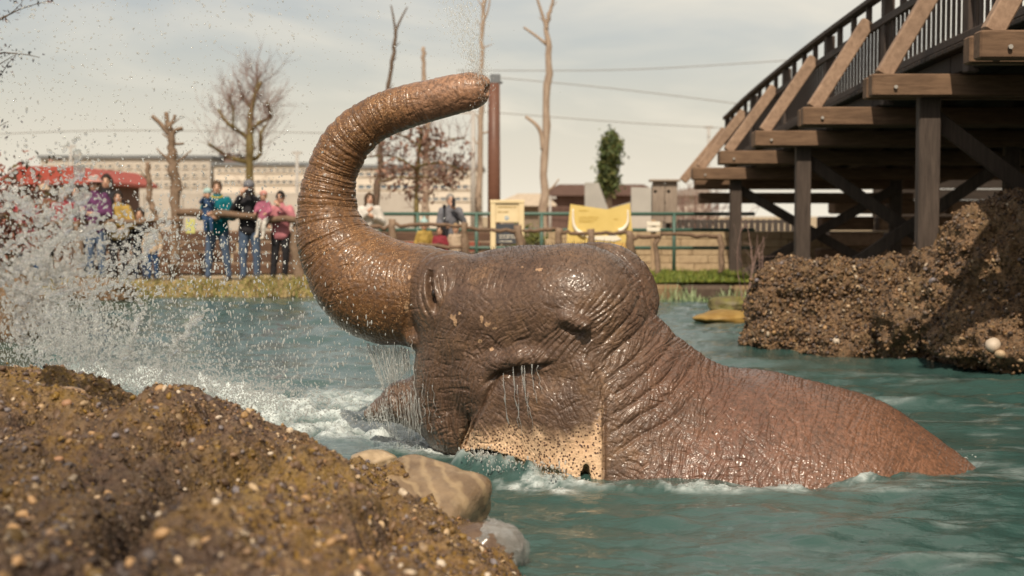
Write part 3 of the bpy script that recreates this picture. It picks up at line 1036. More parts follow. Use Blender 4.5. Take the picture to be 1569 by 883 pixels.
PEB = [stone_mat('pebble_%s' % k, a, b) for k, a, b in (
    ('cream', (0.36, 0.25, 0.15), (0.48, 0.35, 0.22)), ('white', (0.42, 0.34, 0.26), (0.56, 0.47, 0.37)), ('ochre', (0.27, 0.155, 0.065), (0.38, 0.23, 0.11)),
    ('slate', (0.13, 0.11, 0.12), (0.19, 0.165, 0.165)), ('brown', (0.16, 0.095, 0.05), (0.25, 0.155, 0.09)), ('rust', (0.24, 0.12, 0.06), (0.31, 0.17, 0.09)))]
PEBMESH = []
prng = np.random.default_rng(3)
for mt in PEB:
    for k in range(2):
        bv, bf = ICO[1]
        q = bv * (1 + 0.10 * noise3(bv, 1.3, 40 + k * 7)[:, None] + 0.03 * prng.standard_normal((len(bv), 1))) * np.array([1, .8, .6])
        ms = np_mesh('pebble', q, bf)
        ms.materials.append(mt)
        PEBMESH.append(ms)
def palette(n, rng, bright=0.22, warm=False):
    base = np.array([(.10, .058, .034), (.17, .098, .048), (.19, .11, .035), (.095, .068, .062), (.21, .12, .018), (.05, .029, .022), (.12, .075, .05), (.14, .084, .05)])
    if warm:
        base = np.array([(.13, .07, .034), (.22, .125, .058), (.27, .16, .08), (.09, .06, .045), (.06, .036, .022), (.19, .11, .05), (.16, .115, .085)])
    c = base[rng.integers(0, len(base), n)]
    br = rng.random(n) < bright
    pal = np.array([(.44, .31, .18), (.54, .43, .31), (.34, .20, .08), (.33, .22, .12), (.26, .14, .065), (.20, .165, .16)])
    c[br] = pal[rng.integers(0, len(pal), br.sum())]
    return c * (0.75 + 0.5 * rng.random((n, 1)))

# the foreground bank of conglomerate: height sheet through measured points
pt = [(-160, 570, 6.5), (-60, 558, 6.3), (0, 555, 6.2), (60, 555, 6.15), (120, 560, 6.1), (180, 580, 6.05), (205, 606, 5.9), (250, 604, 5.95), (290, 600, 5.95), (340, 609, 5.9), (390, 636, 5.85), (450, 657, 5.8), (488, 692, 5.7),
      (560, 712, 5.95), (640, 735, 6.1), (700, 800, 5.85), (760, 850, 5.6), (800, 890, 5.3), (0, 620, 5.5), (100, 622, 5.5), (200, 645, 5.35), (300, 645, 5.45), (400, 690, 5.2), (0, 720, 4.5), (200, 715, 4.5), (80, 800, 3.7),
      (462, 722, 5.3), (430, 730, 5.05), (320, 768, 4.55), (240, 812, 3.95), (470, 704, 4.95), (430, 710, 4.75), (330, 746, 4.25), (262, 792, 3.7), (560, 735, 5.1), (560, 800, 4.35), (450, 790, 4.2), (660, 830, 4.6), (700, 883, 4.4), (600, 883, 3.8),
      (760, 886, 4.95), (0, 883, 3.1), (300, 883, 3.15), (150, 860, 3.3), (450, 883, 3.3)]
P3 = [at(*q) for q in pt] + [np.array(q) for q in ((-1.6, 2.3, .62), (-.6, 2.3, .56), (0.1, 2.3, .42), (.35, 3.2, .1), (-2.6, 4, .66), (-2.9, 5.5, .74))]
P3 = np.array(P3)
def tps_fit(XY, z, lam=1e-3):
    r = np.linalg.norm(XY[:, None] - XY[None], axis=2)
    K = np.where(r > 0, r * r * np.log(r + 1e-12), 0) + lam * np.eye(len(z))
    A = np.concatenate([np.ones((len(z), 1)), XY], 1)
    M = np.block([[K, A], [A.T, np.zeros((3, 3))]])
    return np.linalg.solve(M, np.concatenate([z, np.zeros(3)]))
def tps_eval(c, XY, Q):
    out_ = np.zeros(len(Q))
    for i in range(len(XY)):
        r2 = ((Q - XY[i]) ** 2).sum(1)
        out_ += c[i] * 0.5 * r2 * np.log(r2 + 1e-12)
    return out_ + c[-3] + Q @ c[-2:]
tc_ = tps_fit(P3[:, :2], P3[:, 2])
edge = [at(*q)[:2] for q in [(-260, 575, 6.6), (-60, 558, 6.3), (0, 555, 6.22), (120, 560, 6.12), (180, 580, 6.07), (207, 606, 5.96), (250, 604, 5.99), (290, 600, 6.0), (340, 609, 5.95), (390, 636, 5.9), (450, 657, 5.86), (488, 692, 5.78), (540, 708, 5.95), (600, 715, 6.12), (690, 760, 6.15), (735, 815, 5.9), (790, 870, 5.55), (825, 900, 5.3)]]
edge += [np.array(q) for q in ((.32, 4.6), (.5, 3.4), (.5, 2.2), (-3.1, 2.2))]
gs = 0.0095
gx = np.arange(-3.0, 0.62, gs); gy = np.arange(2.35, 6.75, gs)
GX, GY = np.meshgrid(gx, gy)
Q = np.stack([GX.ravel(), GY.ravel()], 1)
h = tps_eval(tc_, P3[:, :2], Q)
sde = poly_sd(Q[:, 0].astype(np.float32), Q[:, 1].astype(np.float32), np.array(edge))
q3 = np.stack([Q[:, 0], Q[:, 1], np.zeros(len(Q))], 1)
rough_ = fbm(q3, 2.2, 3, 61, 0.5) * 0.034 + fbm(q3, 8, 4, 63, 0.6) * 0.024 + np.abs(fbm(q3, 30, 3, 65, 0.6)) * 0.009
fall = sstep(-0.02, 0.30, sde + 0.05 * fbm(q3, 5, 3, 67))
h = h + rough_ - 0.03 * sstep(-0.12, 0.0, sde) - fall * (h + 0.45)
def xyseg(pts, wd):
    P_ = np.array([at(*p)[:2] for p in pts])
    d = np.full(len(Q), 1e9)
    for a_, b_ in zip(P_[:-1], P_[1:]):
        e_ = b_ - a_
        t_ = np.clip(((Q - a_) @ e_) / (e_ @ e_), 0, 1)
        d = np.minimum(d, np.linalg.norm(Q - a_ - t_[:, None] * e_, axis=1))
    wob_ = d + 0.03 * fbm(q3, 6, 3, 69)
    return np.exp(-(np.maximum(wob_, 0) / wd) ** 2)
h = h - 0.20 * xyseg([(500, 708, 5.5), (430, 722, 5.0), (320, 762, 4.5), (240, 808, 3.9), (160, 860, 3.35)], 0.075)
h = h - 0.10 * xyseg([(215, 606, 6.0), (170, 628, 5.55), (90, 640, 5.3), (20, 655, 5.1)], 0.08)
h = h - 0.09 * xyseg([(330, 640, 5.55), (240, 690, 4.8), (120, 740, 4.3)], 0.06)
h = h - 0.10 * xyseg([(560, 740, 5.3), (600, 800, 4.6), (560, 870, 3.9)], 0.06)
h = h + 0.05 * np.clip(1 - np.abs(fbm(q3, 3.3, 3, 73, 0.5)) * 2.2, 0, 1) * sstep(0, -.15, sde)
keep = sde < 0.42
v3 = np.stack([Q[:, 0], Q[:, 1], h], 1)
nr_, nc_ = GX.shape
ii = (np.arange(nr_ - 1)[:, None] * nc_ + np.arange(nc_ - 1)[None, :]).ravel()
qf = np.stack([ii, ii + 1, ii + nc_ + 1, ii + nc_], 1)
qf = qf[keep[qf].all(1)]
used = np.unique(qf)
remap = np.full(len(v3), -1); remap[used] = np.arange(len(used))
v3, qf = v3[used], remap[qf]
qn = normals(v3, qf)
# sideways roughness so that steep faces are not stretched
v3 = v3 + qn * (0.007 * fbm(v3, 28, 3, 71, 0.6))[:, None]
bank = thing('conglomerate_rock', 'large mossy brown conglomerate rock full of pebbles in the near left corner', 'rock', (-1.0, 4.5, 0))
def adopt(o, root):
    o.parent = root
    o.matrix_parent_inverse = (Matrix.Translation(root.location) @ root.rotation_euler.to_matrix().to_4x4()).inverted()
    return o
rbm = np_mesh('rock_body', v3, qf)
mpx, mpy = proj(v3)
md_ = np.maximum(np.exp(-(((mpx - 430) / 190) ** 2 + ((mpy - 745) / 55) ** 2)), 0.8 * np.exp(-(((mpx - 70) / 130) ** 2 + ((mpy - 585) / 35) ** 2)))
attr(rbm, 'damp', np.clip(sstep(480, 120, mpx - 0.35 * (mpy - 700)) * sstep(640, 720, mpy) + .3 * fbm(v3, 3, 3, 19), 0, 1))  # painted shade mask, darkening the rock towards the lower left corner
attr(rbm, 'moss', np.clip(md_ * 0.85 + .25 * fbm(v3, 2.5, 3, 9), 0, 1))
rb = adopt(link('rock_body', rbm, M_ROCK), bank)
bx_, by_ = proj(v3)
vis = np.where((bx_ > -30) & (by_ < 905) & (v3[:, 2] > 0.02) & (v3[:, 1] > 2.9))[0]
wgt = (1.0 / v3[vis, 1] ** 1.2); wgt /= wgt.sum()
grng = np.random.default_rng(21)
def corner_shade_k(ix):  # the same painted corner shade, multiplied into the gravel tints
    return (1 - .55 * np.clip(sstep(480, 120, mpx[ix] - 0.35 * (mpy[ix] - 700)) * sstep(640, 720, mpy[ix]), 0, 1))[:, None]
g1 = grng.choice(vis, 14000, p=wgt)
sz = (0.0032 + 0.0055 * grng.random(len(g1)) ** 2.2)
adopt(stuff(scatter('gravel', v3[g1] + grng.standard_normal((len(g1), 3)) * 0.004 + qn[g1] * (sz * 0.15)[:, None], sz, 0, grng, (1, .8, .6), M_GRAVEL, None, palette(len(g1), grng, 0.20) * corner_shade_k(g1))), bank)
g3 = grng.choice(vis, 3000, p=wgt)
sz3 = 0.008 + 0.013 * grng.random(len(g3)) ** 2
adopt(stuff(scatter('coarse_gravel', v3[g3] + qn[g3] * (sz3 * -0.1)[:, None], sz3, 1, grng, (1, .8, .6), M_GRAVEL, None, palette(len(g3), grng, 0.22) * corner_shade_k(g3), jitter=.09)), bank)
g2 = grng.choice(vis, 300, p=wgt, replace=False)
for k, i in enumerate(g2):
    ms = PEBMESH[int(grng.choice(len(PEBMESH), p=np.array([2, 2, 1, 1, 2, 2, 3, 3, 4, 4, 1, 1]) / 26))]
    o = bpy.data.objects.new('pebble', ms)
    COL.objects.link(o)
    r = 0.009 + 0.013 * grng.random() ** 2
    o.scale = (r, r * (0.8 + .4 * grng.random()), r)
    o.rotation_euler = (grng.normal(0, .4), grng.normal(0, .4), grng.random() * 6.28)
    o.location = V(v3[i] + qn[i] * r * 0.15)
    adopt(o, bank)
def stone(name, label, c, r, mat, rot=(0, 0, 0), power=2.4, level=4, amp=0.05, seed=0, cat='stone'):
    bv, bf = ICO[level]
    s = (np.abs(bv) ** power).sum(1) ** (-1.0 / power)
    q = bv * s[:, None] * (1 + amp * fbm(bv, 1.4, 4, seed))[:, None] * np.array(r)
    o = link(name, np_mesh(name, q, bf), mat, None, c)
    o.rotation_euler = rot
    return tag(o, label, cat)
stone('boulder', 'smooth tan boulder with pale diagonal bands wet at the water edge', at(648, 770, 5.95) + np.array([0, 0, -0.04]), (0.225, 0.21, 0.15), stone_mat('banded_stone', (0.13, 0.085, 0.05), (0.25, 0.175, 0.105), 7, 0.2, 5.0), (0.34, 0.20, -0.45), 7.0, 4, 0.07, 5, 'boulder')
stone('boulder', 'dark round boulder with white water running over its top', at(742, 838, 5.62) + np.array([0, 0, -0.02]), (0.16, 0.15, 0.115), stone_mat('wet_dark_stone', (0.075, 0.045, 0.03), (0.13, 0.085, 0.055), 18, 0.22), (0, 0.1, 0.3), 2.3, 4, 0.07, 9, 'boulder')
stone('stone', 'pale flat stone behind the banded boulder, lapped by water', at(572, 706, 6.25), (0.10, 0.08, 0.045), stone_mat('pale_stone', (0.24, 0.17, 0.10), (0.40, 0.30, 0.19), 20, 0.3), (0, 0.05, 0.2), 2.3, 3, 0.1, 12)
stone('cobble', 'oval tan cobble with a dark rim lying on the mossy rock', at(103, 606, 5.6), (0.075, 0.055, 0.033), stone_mat('tan_cobble', (0.20, 0.11, 0.05), (0.40, 0.25, 0.12), 9, 0.35), (0.1, 0.0, 0.15), 2.1, 3, 0.04, 2)
stone('cobble', 'oval slate grey cobble half sunk in the mossy rock', at(184, 651, 5.32), (0.070, 0.055, 0.030), stone_mat('grey_cobble', (0.095, 0.075, 0.07), (0.135, 0.11, 0.10), 12, 0.45), (0.05, 0.0, -0.1), 2.1, 3, 0.04, 6)

# (films of water over the shore boulders are built with the splashes)
# the two rocks below the bridge
def lump_rock(name, label, ells, lo, hi, seed, mat, npeb, big):
    fl = Field(lo, hi, 0.035)
    for c, r in ells:
        fl.ell(c, r, 0.12)
    v, q = fl.surf()
    v = relax(v, q, 1)
    v, q = subdivide(v, q)
    v = relax(v, q, 1)
    n = normals(v, q)
    d = 0.085 * fbm(v, 2.1, 3, seed) + 0.05 * fbm(v, 7, 4, seed + 3, 0.6) - 0.05 * sstep(0.1, 0.5, fbm(v * np.array([1, 1, 1.7]), 1.7, 2, seed + 8)) + 0.014 * np.abs(fbm(v, 24, 2, seed + 5))
    v = v + n * d[:, None]
    n = normals(v, q)
    root = thing(name, label, 'rock', (float(np.mean([e[0][0] for e in ells])), float(np.mean([e[0][1] for e in ells])), 0))
    adopt(link('rock_body', np_mesh('rock_body', v, q), mat), root)
    rng = np.random.default_rng(seed)
    vis = np.where((v[:, 2] > 0.0) & (((CC - v) * n).sum(1) > 0))[0]
    g = rng.choice(vis, npeb)
    sz = 0.009 + 0.022 * rng.random(npeb) ** 2
    adopt(stuff(scatter('gravel', v[g] + rng.standard_normal((npeb, 3)) * .01 + n[g] * (sz * .25)[:, None], sz, 0, rng, (1, .8, .6), M_GRAVEL, None, 0.8 * palette(npeb, rng, 0.13, True))), root)
    for px, py, r in big:
        x, y = proj(v[vis])
        i = vis[np.argmin((x - px) ** 2 + (y - py) ** 2)]
        o = bpy.data.objects.new('pebble', PEBMESH[int(rng.integers(0, 4)) if r > .04 else int(rng.integers(0, len(PEBMESH)))])
        COL.objects.link(o)
        o.scale = (r, r, r * 1.2)
        o.rotation_euler = (rng.random(), rng.random(), rng.random() * 6)
        o.location = V(v[i] + n[i] * r * .2)
        adopt(o, root)
lump_rock('conglomerate_rock', 'low brown conglomerate rock with a dark overhang groove below the wooden bridge',
          [(at(1205, 470, 15.3), (.42, .55, .55)), (at(1262, 480, 15.1), (.50, .6, .62)), (at(1345, 470, 14.9), (.50, .6, .50)), (at(1330, 530, 14.7), (.85, .6, .36)), (at(1215, 520, 15.1), (.48, .55, .42)), (at(1400, 480, 14.8), (.5, .6, .55))],
          (2.2, 13.7, -.6), (5.4, 16.2, 1.4), 131, M_ROCK2, 5200, [(1283, 525, .055), (1300, 470, .03), (1185, 510, .03)] + [(1160 + 52 * k, 430 + (37 * k) % 100, .03) for k in range(5)])
lump_rock('conglomerate_rock', 'tall dark conglomerate rock at the right edge beside the bridge post',
          [(at(1470, 470, 13.6), (.42, .6, .75)), (at(1520, 400, 13.5), (.55, .6, .55)), (at(1600, 420, 13.3), (.65, .7, .85)), (at(1560, 520, 13.0), (.75, .6, .40)), (at(1455, 430, 14.0), (.40, .5, .45)), (at(1430, 500, 13.9), (.55, .5, .50))],
          (3.2, 11.9, -.6), (6.2, 14.9, 2.2), 171, M_ROCK2, 3600, [(1522, 530, .085), (1534, 543, .055), (1458, 544, .045), (1430, 432, .04)] + [(1450 + 37 * k, 420 + (53 * k) % 120, .03) for k in range(3)])
stone('boulder', 'dark rock on the far bank behind the splash, left of the small child', at(150, 448, 23.2), (.62, .4, .22), M_ROCK2, (0, 0, 0), 2.2, 4, 0.15, 35, 'boulder')
stone('rock', 'low dark rocky bank at the left edge that carries the red leaved bush', (-7.3, 15.8, 0.0), (1.65, 2.6, .42), M_ROCK2, (0, 0, 0), 2.4, 4, 0.16, 41, 'rock')
# mossy stones at the water between lawn and bridge
def flat_stone(label, px, py, Y, r, seed, a, b):
    return stone('stone', label, at(px, py, Y), r, stone_mat('mossy_stone', a, b, 5, 0.6), (0, 0, 0.2), 2.2, 3, 0.12, seed)
flat_stone('flat ochre moss covered stone in the pond left of the conglomerate rock', 1115, 487, 18.6, (.42, .35, .10), 3, (.20, .11, .02), (.30, .19, .05))
flat_stone('rounded stone topped with green moss below the bridge foot', 1122, 468, 20.3, (.36, .3, .13), 4, (.10, .075, .035), (.16, .15, .03))
stone('boulder', 'dark boulder at the left edge of the pond behind the splash', at(20, 478, 16), (.36, .4, .46), M_ROCK2, (0, 0, 0), 2.2, 4, 0.12, 33, 'boulder')
# ---------------------------------------------------------------- banks, fences, signs
def flat_mat(name, a, b, scale=6, rough=0.8, bump=0.3, stretch=(1, 1, 1), spec=0.3):
    m = Mat(name, rough=rough, spec=spec)
    n = m.noise(scale, 5, 0.65, stretch=stretch)
    m.color(m.mix(m.ramp(n, [(0.35, 0.0), (0.65, 1.0)]), a, b))
    m.bump(n, bump, 0.01)
    return m.m
def wood_mat(name, a, b, grain=(14, 14, 1.2), rough=0.75):
    m = Mat(name, rough=rough, spec=0.3)
    n = m.noise(3.0, 6, 0.7, 0.4, stretch=grain)
    n2 = m.noise(1.6, 3, 0.5)
    c = m.mix(m.ramp(n, [(0.33, 0.0), (0.66, 1.0)]), a, b)
    c = m.mix(m.ramp(n2, [(0.4, 0.0), (0.7, 0.35)]), c, tuple(q * 0.55 for q in a))
    m.color(c)
    m.bump(n, 0.45, 0.006)
    return m.m
M_GROUND = flat_mat('sandy_ground', (0.26, 0.19, 0.115), (0.36, 0.28, 0.18), 2.5)
M_LAWN = flat_mat('lawn', (0.07, 0.10, 0.012), (0.14, 0.16, 0.02), 5)
M_LOG = wood_mat('weathered_log', (0.14, 0.092, 0.06), (0.27, 0.185, 0.125), (6, 6, 6))
M_LOGD = wood_mat('dark_log', (0.10, 0.06, 0.038), (0.19, 0.12, 0.075), (6, 6, 6))
M_PLANK = wood_mat('terrace_plank', (0.075, 0.042, 0.028), (0.13, 0.075, 0.048), (1, 8, 8))
M_POST = wood_mat('pale_timber', (0.30, 0.20, 0.12), (0.42, 0.30, 0.19), (10, 10, 1))
M_GREEN = Mat('green_paint', rough=0.45, base=(0.05, 0.105, 0.08)).m
ZB = 0.25
# ground sheet with the bank falling to the water
bx = np.concatenate([[-700, -200, -80, -40], np.arange(-24, 24.1, 0.5), [40, 80, 200, 700]])
by = np.concatenate([[23.2, 23.5, 23.8, 24.1, 24.4, 24.7, 25.0, 25.4, 26], np.arange(27, 40, 1.0), [44, 50, 60, 80, 120, 200, 400, 1200]])
BX, BY = np.meshgrid(bx, by)
bp = np.stack([BX.ravel(), BY.ravel(), np.zeros(BX.size)], 1)
sh = sstep(0.6, 2.0, bp[:, 0])                     # the lawn on the right comes nearer
off = 24.35 - 0.7 * sh + 0.12 * fbm(bp, 0.8, 3, 12)
bz = -0.35 + 0.60 * sstep(-0.25, 0.55, bp[:, 1] - off) + 0.02 * fbm(bp, 1.2, 3, 5)
bp[:, 2] = np.where(bp[:, 1] > 27, ZB - 0.0 + 0.0 * bz, bz)
n0, n1_ = BX.shape
ii = (np.arange(n0 - 1)[:, None] * n1_ + np.arange(n1_ - 1)[None, :]).ravel()
structure(link('ground', np_mesh('ground', bp, np.stack([ii, ii + 1, ii + n1_ + 1, ii + n1_], 1)), M_GROUND))
def sheet(name, x0, x1, y0, y1, z, mat, nx=20, ny=6, amp=0.02, seed=1):
    X_, Y_ = np.meshgrid(np.linspace(x0, x1, nx), np.linspace(y0, y1, ny))
    p = np.stack([X_.ravel(), Y_.ravel(), np.full(X_.size, z)], 1)
    p[:, 2] += amp * fbm(p, 1.5, 3, seed)
    i_ = (np.arange(ny - 1)[:, None] * nx + np.arange(nx - 1)[None, :]).ravel()
    return structure(link(name, np_mesh(name, p, np.stack([i_, i_ + 1, i_ + nx + 1, i_ + nx], 1)), mat))
sheet('lawn', 1.9, 4.6, 24.0, 27.3, 0.275, M_LAWN, 40, 30, 0.03)
def grass(name, label, boxes, hgt, cols, n, seed):
    rng = np.random.default_rng(seed)
    pts = []
    for (x0, x1, y0, y1, z0, z1), share in boxes:
        k = int(n * share)
        ty = rng.random(k)
        pts.append(np.stack([x0 + (x1 - x0) * rng.random(k), y0 + (y1 - y0) * ty, z0 + (z1 - z0) * ty], 1))
    p = np.concatenate(pts)
    k = len(p)
    clump = 0.5 + 0.9 * sstep(-0.4, 0.5, fbm(p, 2.5, 2, seed))
    hh = hgt * (0.5 + 0.8 * rng.random(k)) * clump
    a = rng.random(k) * math.pi
    wdt = 0.007 + 0.006 * rng.random(k)
    dx = np.stack([np.cos(a), np.sin(a), np.zeros(k)], 1) * wdt[:, None]
    lean = rng.standard_normal((k, 3)) * np.array([.35, .35, 0]) * hh[:, None]
    up = np.array([0, 0, 1.0]) * hh[:, None]
    v = np.stack([p - dx, p + dx, p + up * .6 + lean * .4 + dx * .7, p + up * .6 + lean * .4 - dx * .7, p + up + lean], 1).reshape(-1, 3)
    b = np.arange(k)[:, None] * 5
    f = np.concatenate([b + np.array([[0, 1, 2]]), b + np.array([[0, 2, 3]]), b + np.array([[3, 2, 4]])])
    ms = np_mesh(name, v, f)
    c = np.array(cols)[rng.integers(0, len(cols), k)] * (0.75 + .5 * rng.random((k, 1)))
    attr(ms, 'tint', np.repeat(c, 5, 0))
    m = Mat(name, rough=0.7)
    m.color(m.attr('tint', 'Color'))
    o = stuff(link(name, ms, m.m))
    o['label'] = label
    o['category'] = 'grass'
    return o
grass('dry_grass', 'dry yellow grass fringing the far bank under the spectators', [((-9.5, 1.6, 24.2, 24.75, .0, .25), 1.0)], 0.095, [(.38, .27, .12), (.42, .31, .15), (.25, .22, .06), (.16, .17, .04)], 15000, 4)
grass('green_grass', 'short bright green lawn beside the bridge foot', [((1.9, 4.6, 23.95, 27.2, .27, .27), 1.0)], 0.09, [(.11, .15, .015), (.15, .18, .02), (.19, .19, .03), (.08, .11, .012)], 12000, 6)
grass('reeds', 'thin green reeds at the pond edge below the lawn', [((2.0, 3.9, 23.0, 23.4, -.05, -.02), 1.0)], 0.20, [(.20, .27, .12), (.28, .33, .18)], 260, 8)
# stone edging between lawn and water
ed = thing('stone_edging', 'row of flat brown edging stones between the green lawn and the pond', 'edging', (2.6, 23.5, 0.1))
M_EDGE = [flat_mat('edging_stone', a, b, 8) for a, b in (((.15, .095, .045), (.22, .15, .08)), ((.06, .04, .028), (.10, .07, .05)), ((.11, .085, .055), (.17, .13, .085)))]
x0 = 1.2
erng = random.Random(5)
while x0 < 4.3:
    wd = 0.5 + erng.random() * 0.5
    mb = MB().box((x0 + wd / 2, 23.62 + erng.random() * .06, 0.10), (wd - .03, .42, .26 + erng.random() * .03), bev=.05)
    adopt(mb.obj('stone', M_EDGE[erng.randrange(3)]), ed)
    x0 += wd

def log(mb, a, b, r, rng, n=7, wob=0.018):
    t = np.linspace(0, 1, 9)[:, None]
    p = np.asarray(a) + (np.asarray(b) - np.asarray(a)) * t
    p = p + np.array([[rng.normal(0, wob), rng.normal(0, wob), rng.normal(0, wob)] for _ in range(9)])
    mb.tube(p, r * (1 + 0.10 * np.array([rng.normal(0, 1) for _ in range(9)])), n)
    return mb
nrng = np.random.default_rng(9)
def post(parent, px, pytop, Y, r, mat=M_LOG, name='post', z0=0.1):
    a = at(px, pytop, Y)
    return adopt(log(MB(), (a[0], Y, z0), a, r, nrng).obj(name, mat, smooth=True), parent)
def rail(parent, p0, p1, Y, r, mat=M_LOGD, name='rail'):
    return adopt(log(MB(), at(p0[0], p0[1], Y), at(p1[0], p1[1], Y), r, nrng).obj(name, mat, smooth=True), parent)
fl_ = thing('log_fence', 'rustic fence with a thick log top rail that spectators lean on', 'fence', (-5, 24.75, ZB))
rail(fl_, (272, 323), (462, 341), 24.75, .068)
rail(fl_, (120, 343), (275, 337), 24.75, .05)
rail(fl_, (-40, 348), (122, 343), 24.75, .05)
for px, top in ((455, 344), (120, 340), (-10, 343)):
    post(fl_, px, top, 24.8, .095)
fr = thing('log_fence', 'rustic log fence on short posts behind the elephant head', 'fence', (0, 25.2, ZB))
for px, top in ((602, 337), (712, 341), (797, 345), (856, 349), (905, 353), (965, 353), (1008, 362), (1105, 358)):
    post(fr, px, top, 25.2, .068 if px < 990 else .05)
for a, b in (((540, 350), (603, 346)), ((603, 344), (712, 347)), ((712, 351), (798, 354)), ((798, 352), (857, 352)), ((857, 356), (905, 357)), ((905, 357), (965, 358)), ((965, 363), (1010, 362)), ((1010, 360), (1106, 362)),
             ((540, 378), (603, 376)), ((603, 376), (712, 378))):
    rail(fr, a, b, 25.2, .034)
gr = thing('metal_railing', 'green painted metal railing with three rails in front of the tan wall', 'railing', (2, 27, ZB))
for z in (1.425, 1.12, 0.78):
    adopt(MB().tube([(-2.8, 27, z), (0, 27, z), (4.6, 27, z)], 0.034, 8).obj('rail', M_GREEN, smooth=True), gr)
for px in (560, 640, 730, 830, 925, 1033, 1130):
    x = at(px, 330, 27)[0]
    adopt(MB().tube([(x, 27, ZB - .1), (x, 27, 1.44)], 0.036, 8).obj('post', M_GREEN, smooth=True), gr)
# terrace of dark planks behind the spectators
te = thing('timber_terrace', 'low terrace of dark wooden planks stepping up behind the spectators', 'terrace', (-4.3, 28, ZB))
for k in range(4):
    for j in range(3):
        xa = -8.0 + j * 2.55
        adopt(MB().box((xa + 1.26, 27.2 + k * .55, ZB + .12 + .20 * k), (2.5, .06, .17), bev=.012).obj('plank', M_PLANK), te)
        adopt(MB().box((xa + 1.26, 27.45 + k * .55, ZB + .215 + .20 * k), (2.5, .5, .04), bev=.01).obj('tread', M_LOG), te)
# tan retaining wall of rough courses
wl = thing('retaining_wall', 'low tan stone retaining wall behind the green railing', 'wall', (2, 29.2, ZB))
M_TAN = [flat_mat('tan_stone', a, b, 9, bump=.5) for a, b in (((.29, .215, .13), (.40, .305, .19)), ((.28, .205, .125), (.38, .29, .18)), ((.30, .225, .14), (.41, .315, .20)))]
wr_ = random.Random(8)
for k in range(5):
    x0 = 0.9 - wr_.random() * .5
    while x0 < 8.6:
        wd = .5 + wr_.random() * .55
        adopt(MB().box((x0 + wd / 2, 29.2 + wr_.random() * .02, ZB + .085 + .165 * k), (wd - .006, .35, .161), bev=.012).obj('stone', M_TAN[wr_.randrange(3)]), wl)
        x0 += wd
    # mortar and core
adopt(MB().box((4.9, 29.26, ZB + .40), (8.3, .30, .80)).obj('core', M_TAN[1]), wl)
# dark slatted fence above the wall
df = thing('slat_fence', 'dark slatted wooden fence above the tan wall near the bridge', 'fence', (4, 31, 1.0))
MD = wood_mat('dark_slats', (.045, .036, .032), (.085, .07, .06))
for k in range(22):
    adopt(MB().box((3.4 + .13 * k, 31, 1.14), (.10, .03, .34), bev=.006).obj('slat', MD), df)
for z in (1.02, 1.26):
    adopt(MB().box((4.77, 31.05, z), (2.95, .05, .06)).obj('rail', MD), df)
adopt(MB().box((4.77, 31.2, .72), (2.95, .2, .5)).obj('base', M_LOG), df)
# cream information board
M_CREAM = flat_mat('cream_board', (.62, .50, .30), (.70, .57, .35), 3, .5, .05)
M_DARKP = flat_mat('dark_board', (.045, .05, .06), (.07, .075, .085), 3, .4, .05)
M_INK = Mat('print_ink', rough=0.6, base=(.33, .23, .09)).m
M_WHITE = Mat('white_print', rough=0.6, base=(.72, .66, .55)).m
M_BLUE = Mat('blue_print', rough=0.5, base=(.17, .33, .50)).m
YS = 25.8
def rect(mb, x0, y0, x1, y1, Y, th):
    a, b = at(x0, y0, Y), at(x1, y1, Y)
    return mb.box(((a[0] + b[0]) / 2, Y, (a[2] + b[2]) / 2), (abs(b[0] - a[0]), th, abs(a[2] - b[2])), bev=min(.006, th * .3))
sg = thing('information_board', 'cream information board on two posts with a blue round emblem', 'sign', at(777, 430, YS))
for x in (755.5, 799):
    adopt(rect(MB(), x - 4, 309, x + 4, 425, YS, .09).obj('post', M_CREAM), sg)
adopt(rect(MB(), 751, 306.5, 803.5, 311.5, YS, .11).obj('top_bar', M_CREAM), sg)
pn = adopt(rect(MB(), 759.5, 311.5, 795, 341, YS, .04).obj('panel', M_CREAM), sg)
pd = adopt(rect(MB(), 759.5, 343, 795, 374, YS, .04).obj('lower_panel', M_DARKP), sg)
def words(y, x0, x1, Y, hpx, rng, mat, parent, name='lettering'):
    mb = MB()
    x = x0
    while x < x1:
        ww = min(1.1 + rng.random() * 1.2, x1 - x)
        hh = hpx * (0.7 + .5 * rng.random())
        rect(mb, x, y - hh / 2, x + ww, y + hh / 2, Y, .004)
        x += ww + 0.45 + (0.9 if rng.random() < .2 else 0)
    o = mb.obj(name, mat)
    o.parent = parent
    return o
lr = random.Random(4)
words(317.5, 763, 791, YS - .023, 2.4, lr, M_INK, pn)
words(325, 763, 779, YS - .023, 2.6, lr, M_INK, pn)
for k, (a, b) in enumerate(((361, 787), (364.5, 789), (370, 785))):
    words(a, 765, b, YS - .023, 1.5, lr, M_WHITE, pd)
ec_ = at(776.5, 334, YS - .024)
th = np.linspace(0, 2 * math.pi, 17)[:-1]
o = MB().prism([(ec_[0] + .036 * math.cos(t), ec_[2] + .036 * math.sin(t)) for t in th], YS - .028, YS - .021).obj('emblem', M_BLUE)
o.parent = pn
o = MB().prism([(ec_[0] + .017 * math.cos(t), ec_[2] + .017 * math.sin(t)) for t in th], YS - .032, YS - .029).obj('emblem', M_CREAM)
o.parent = pn
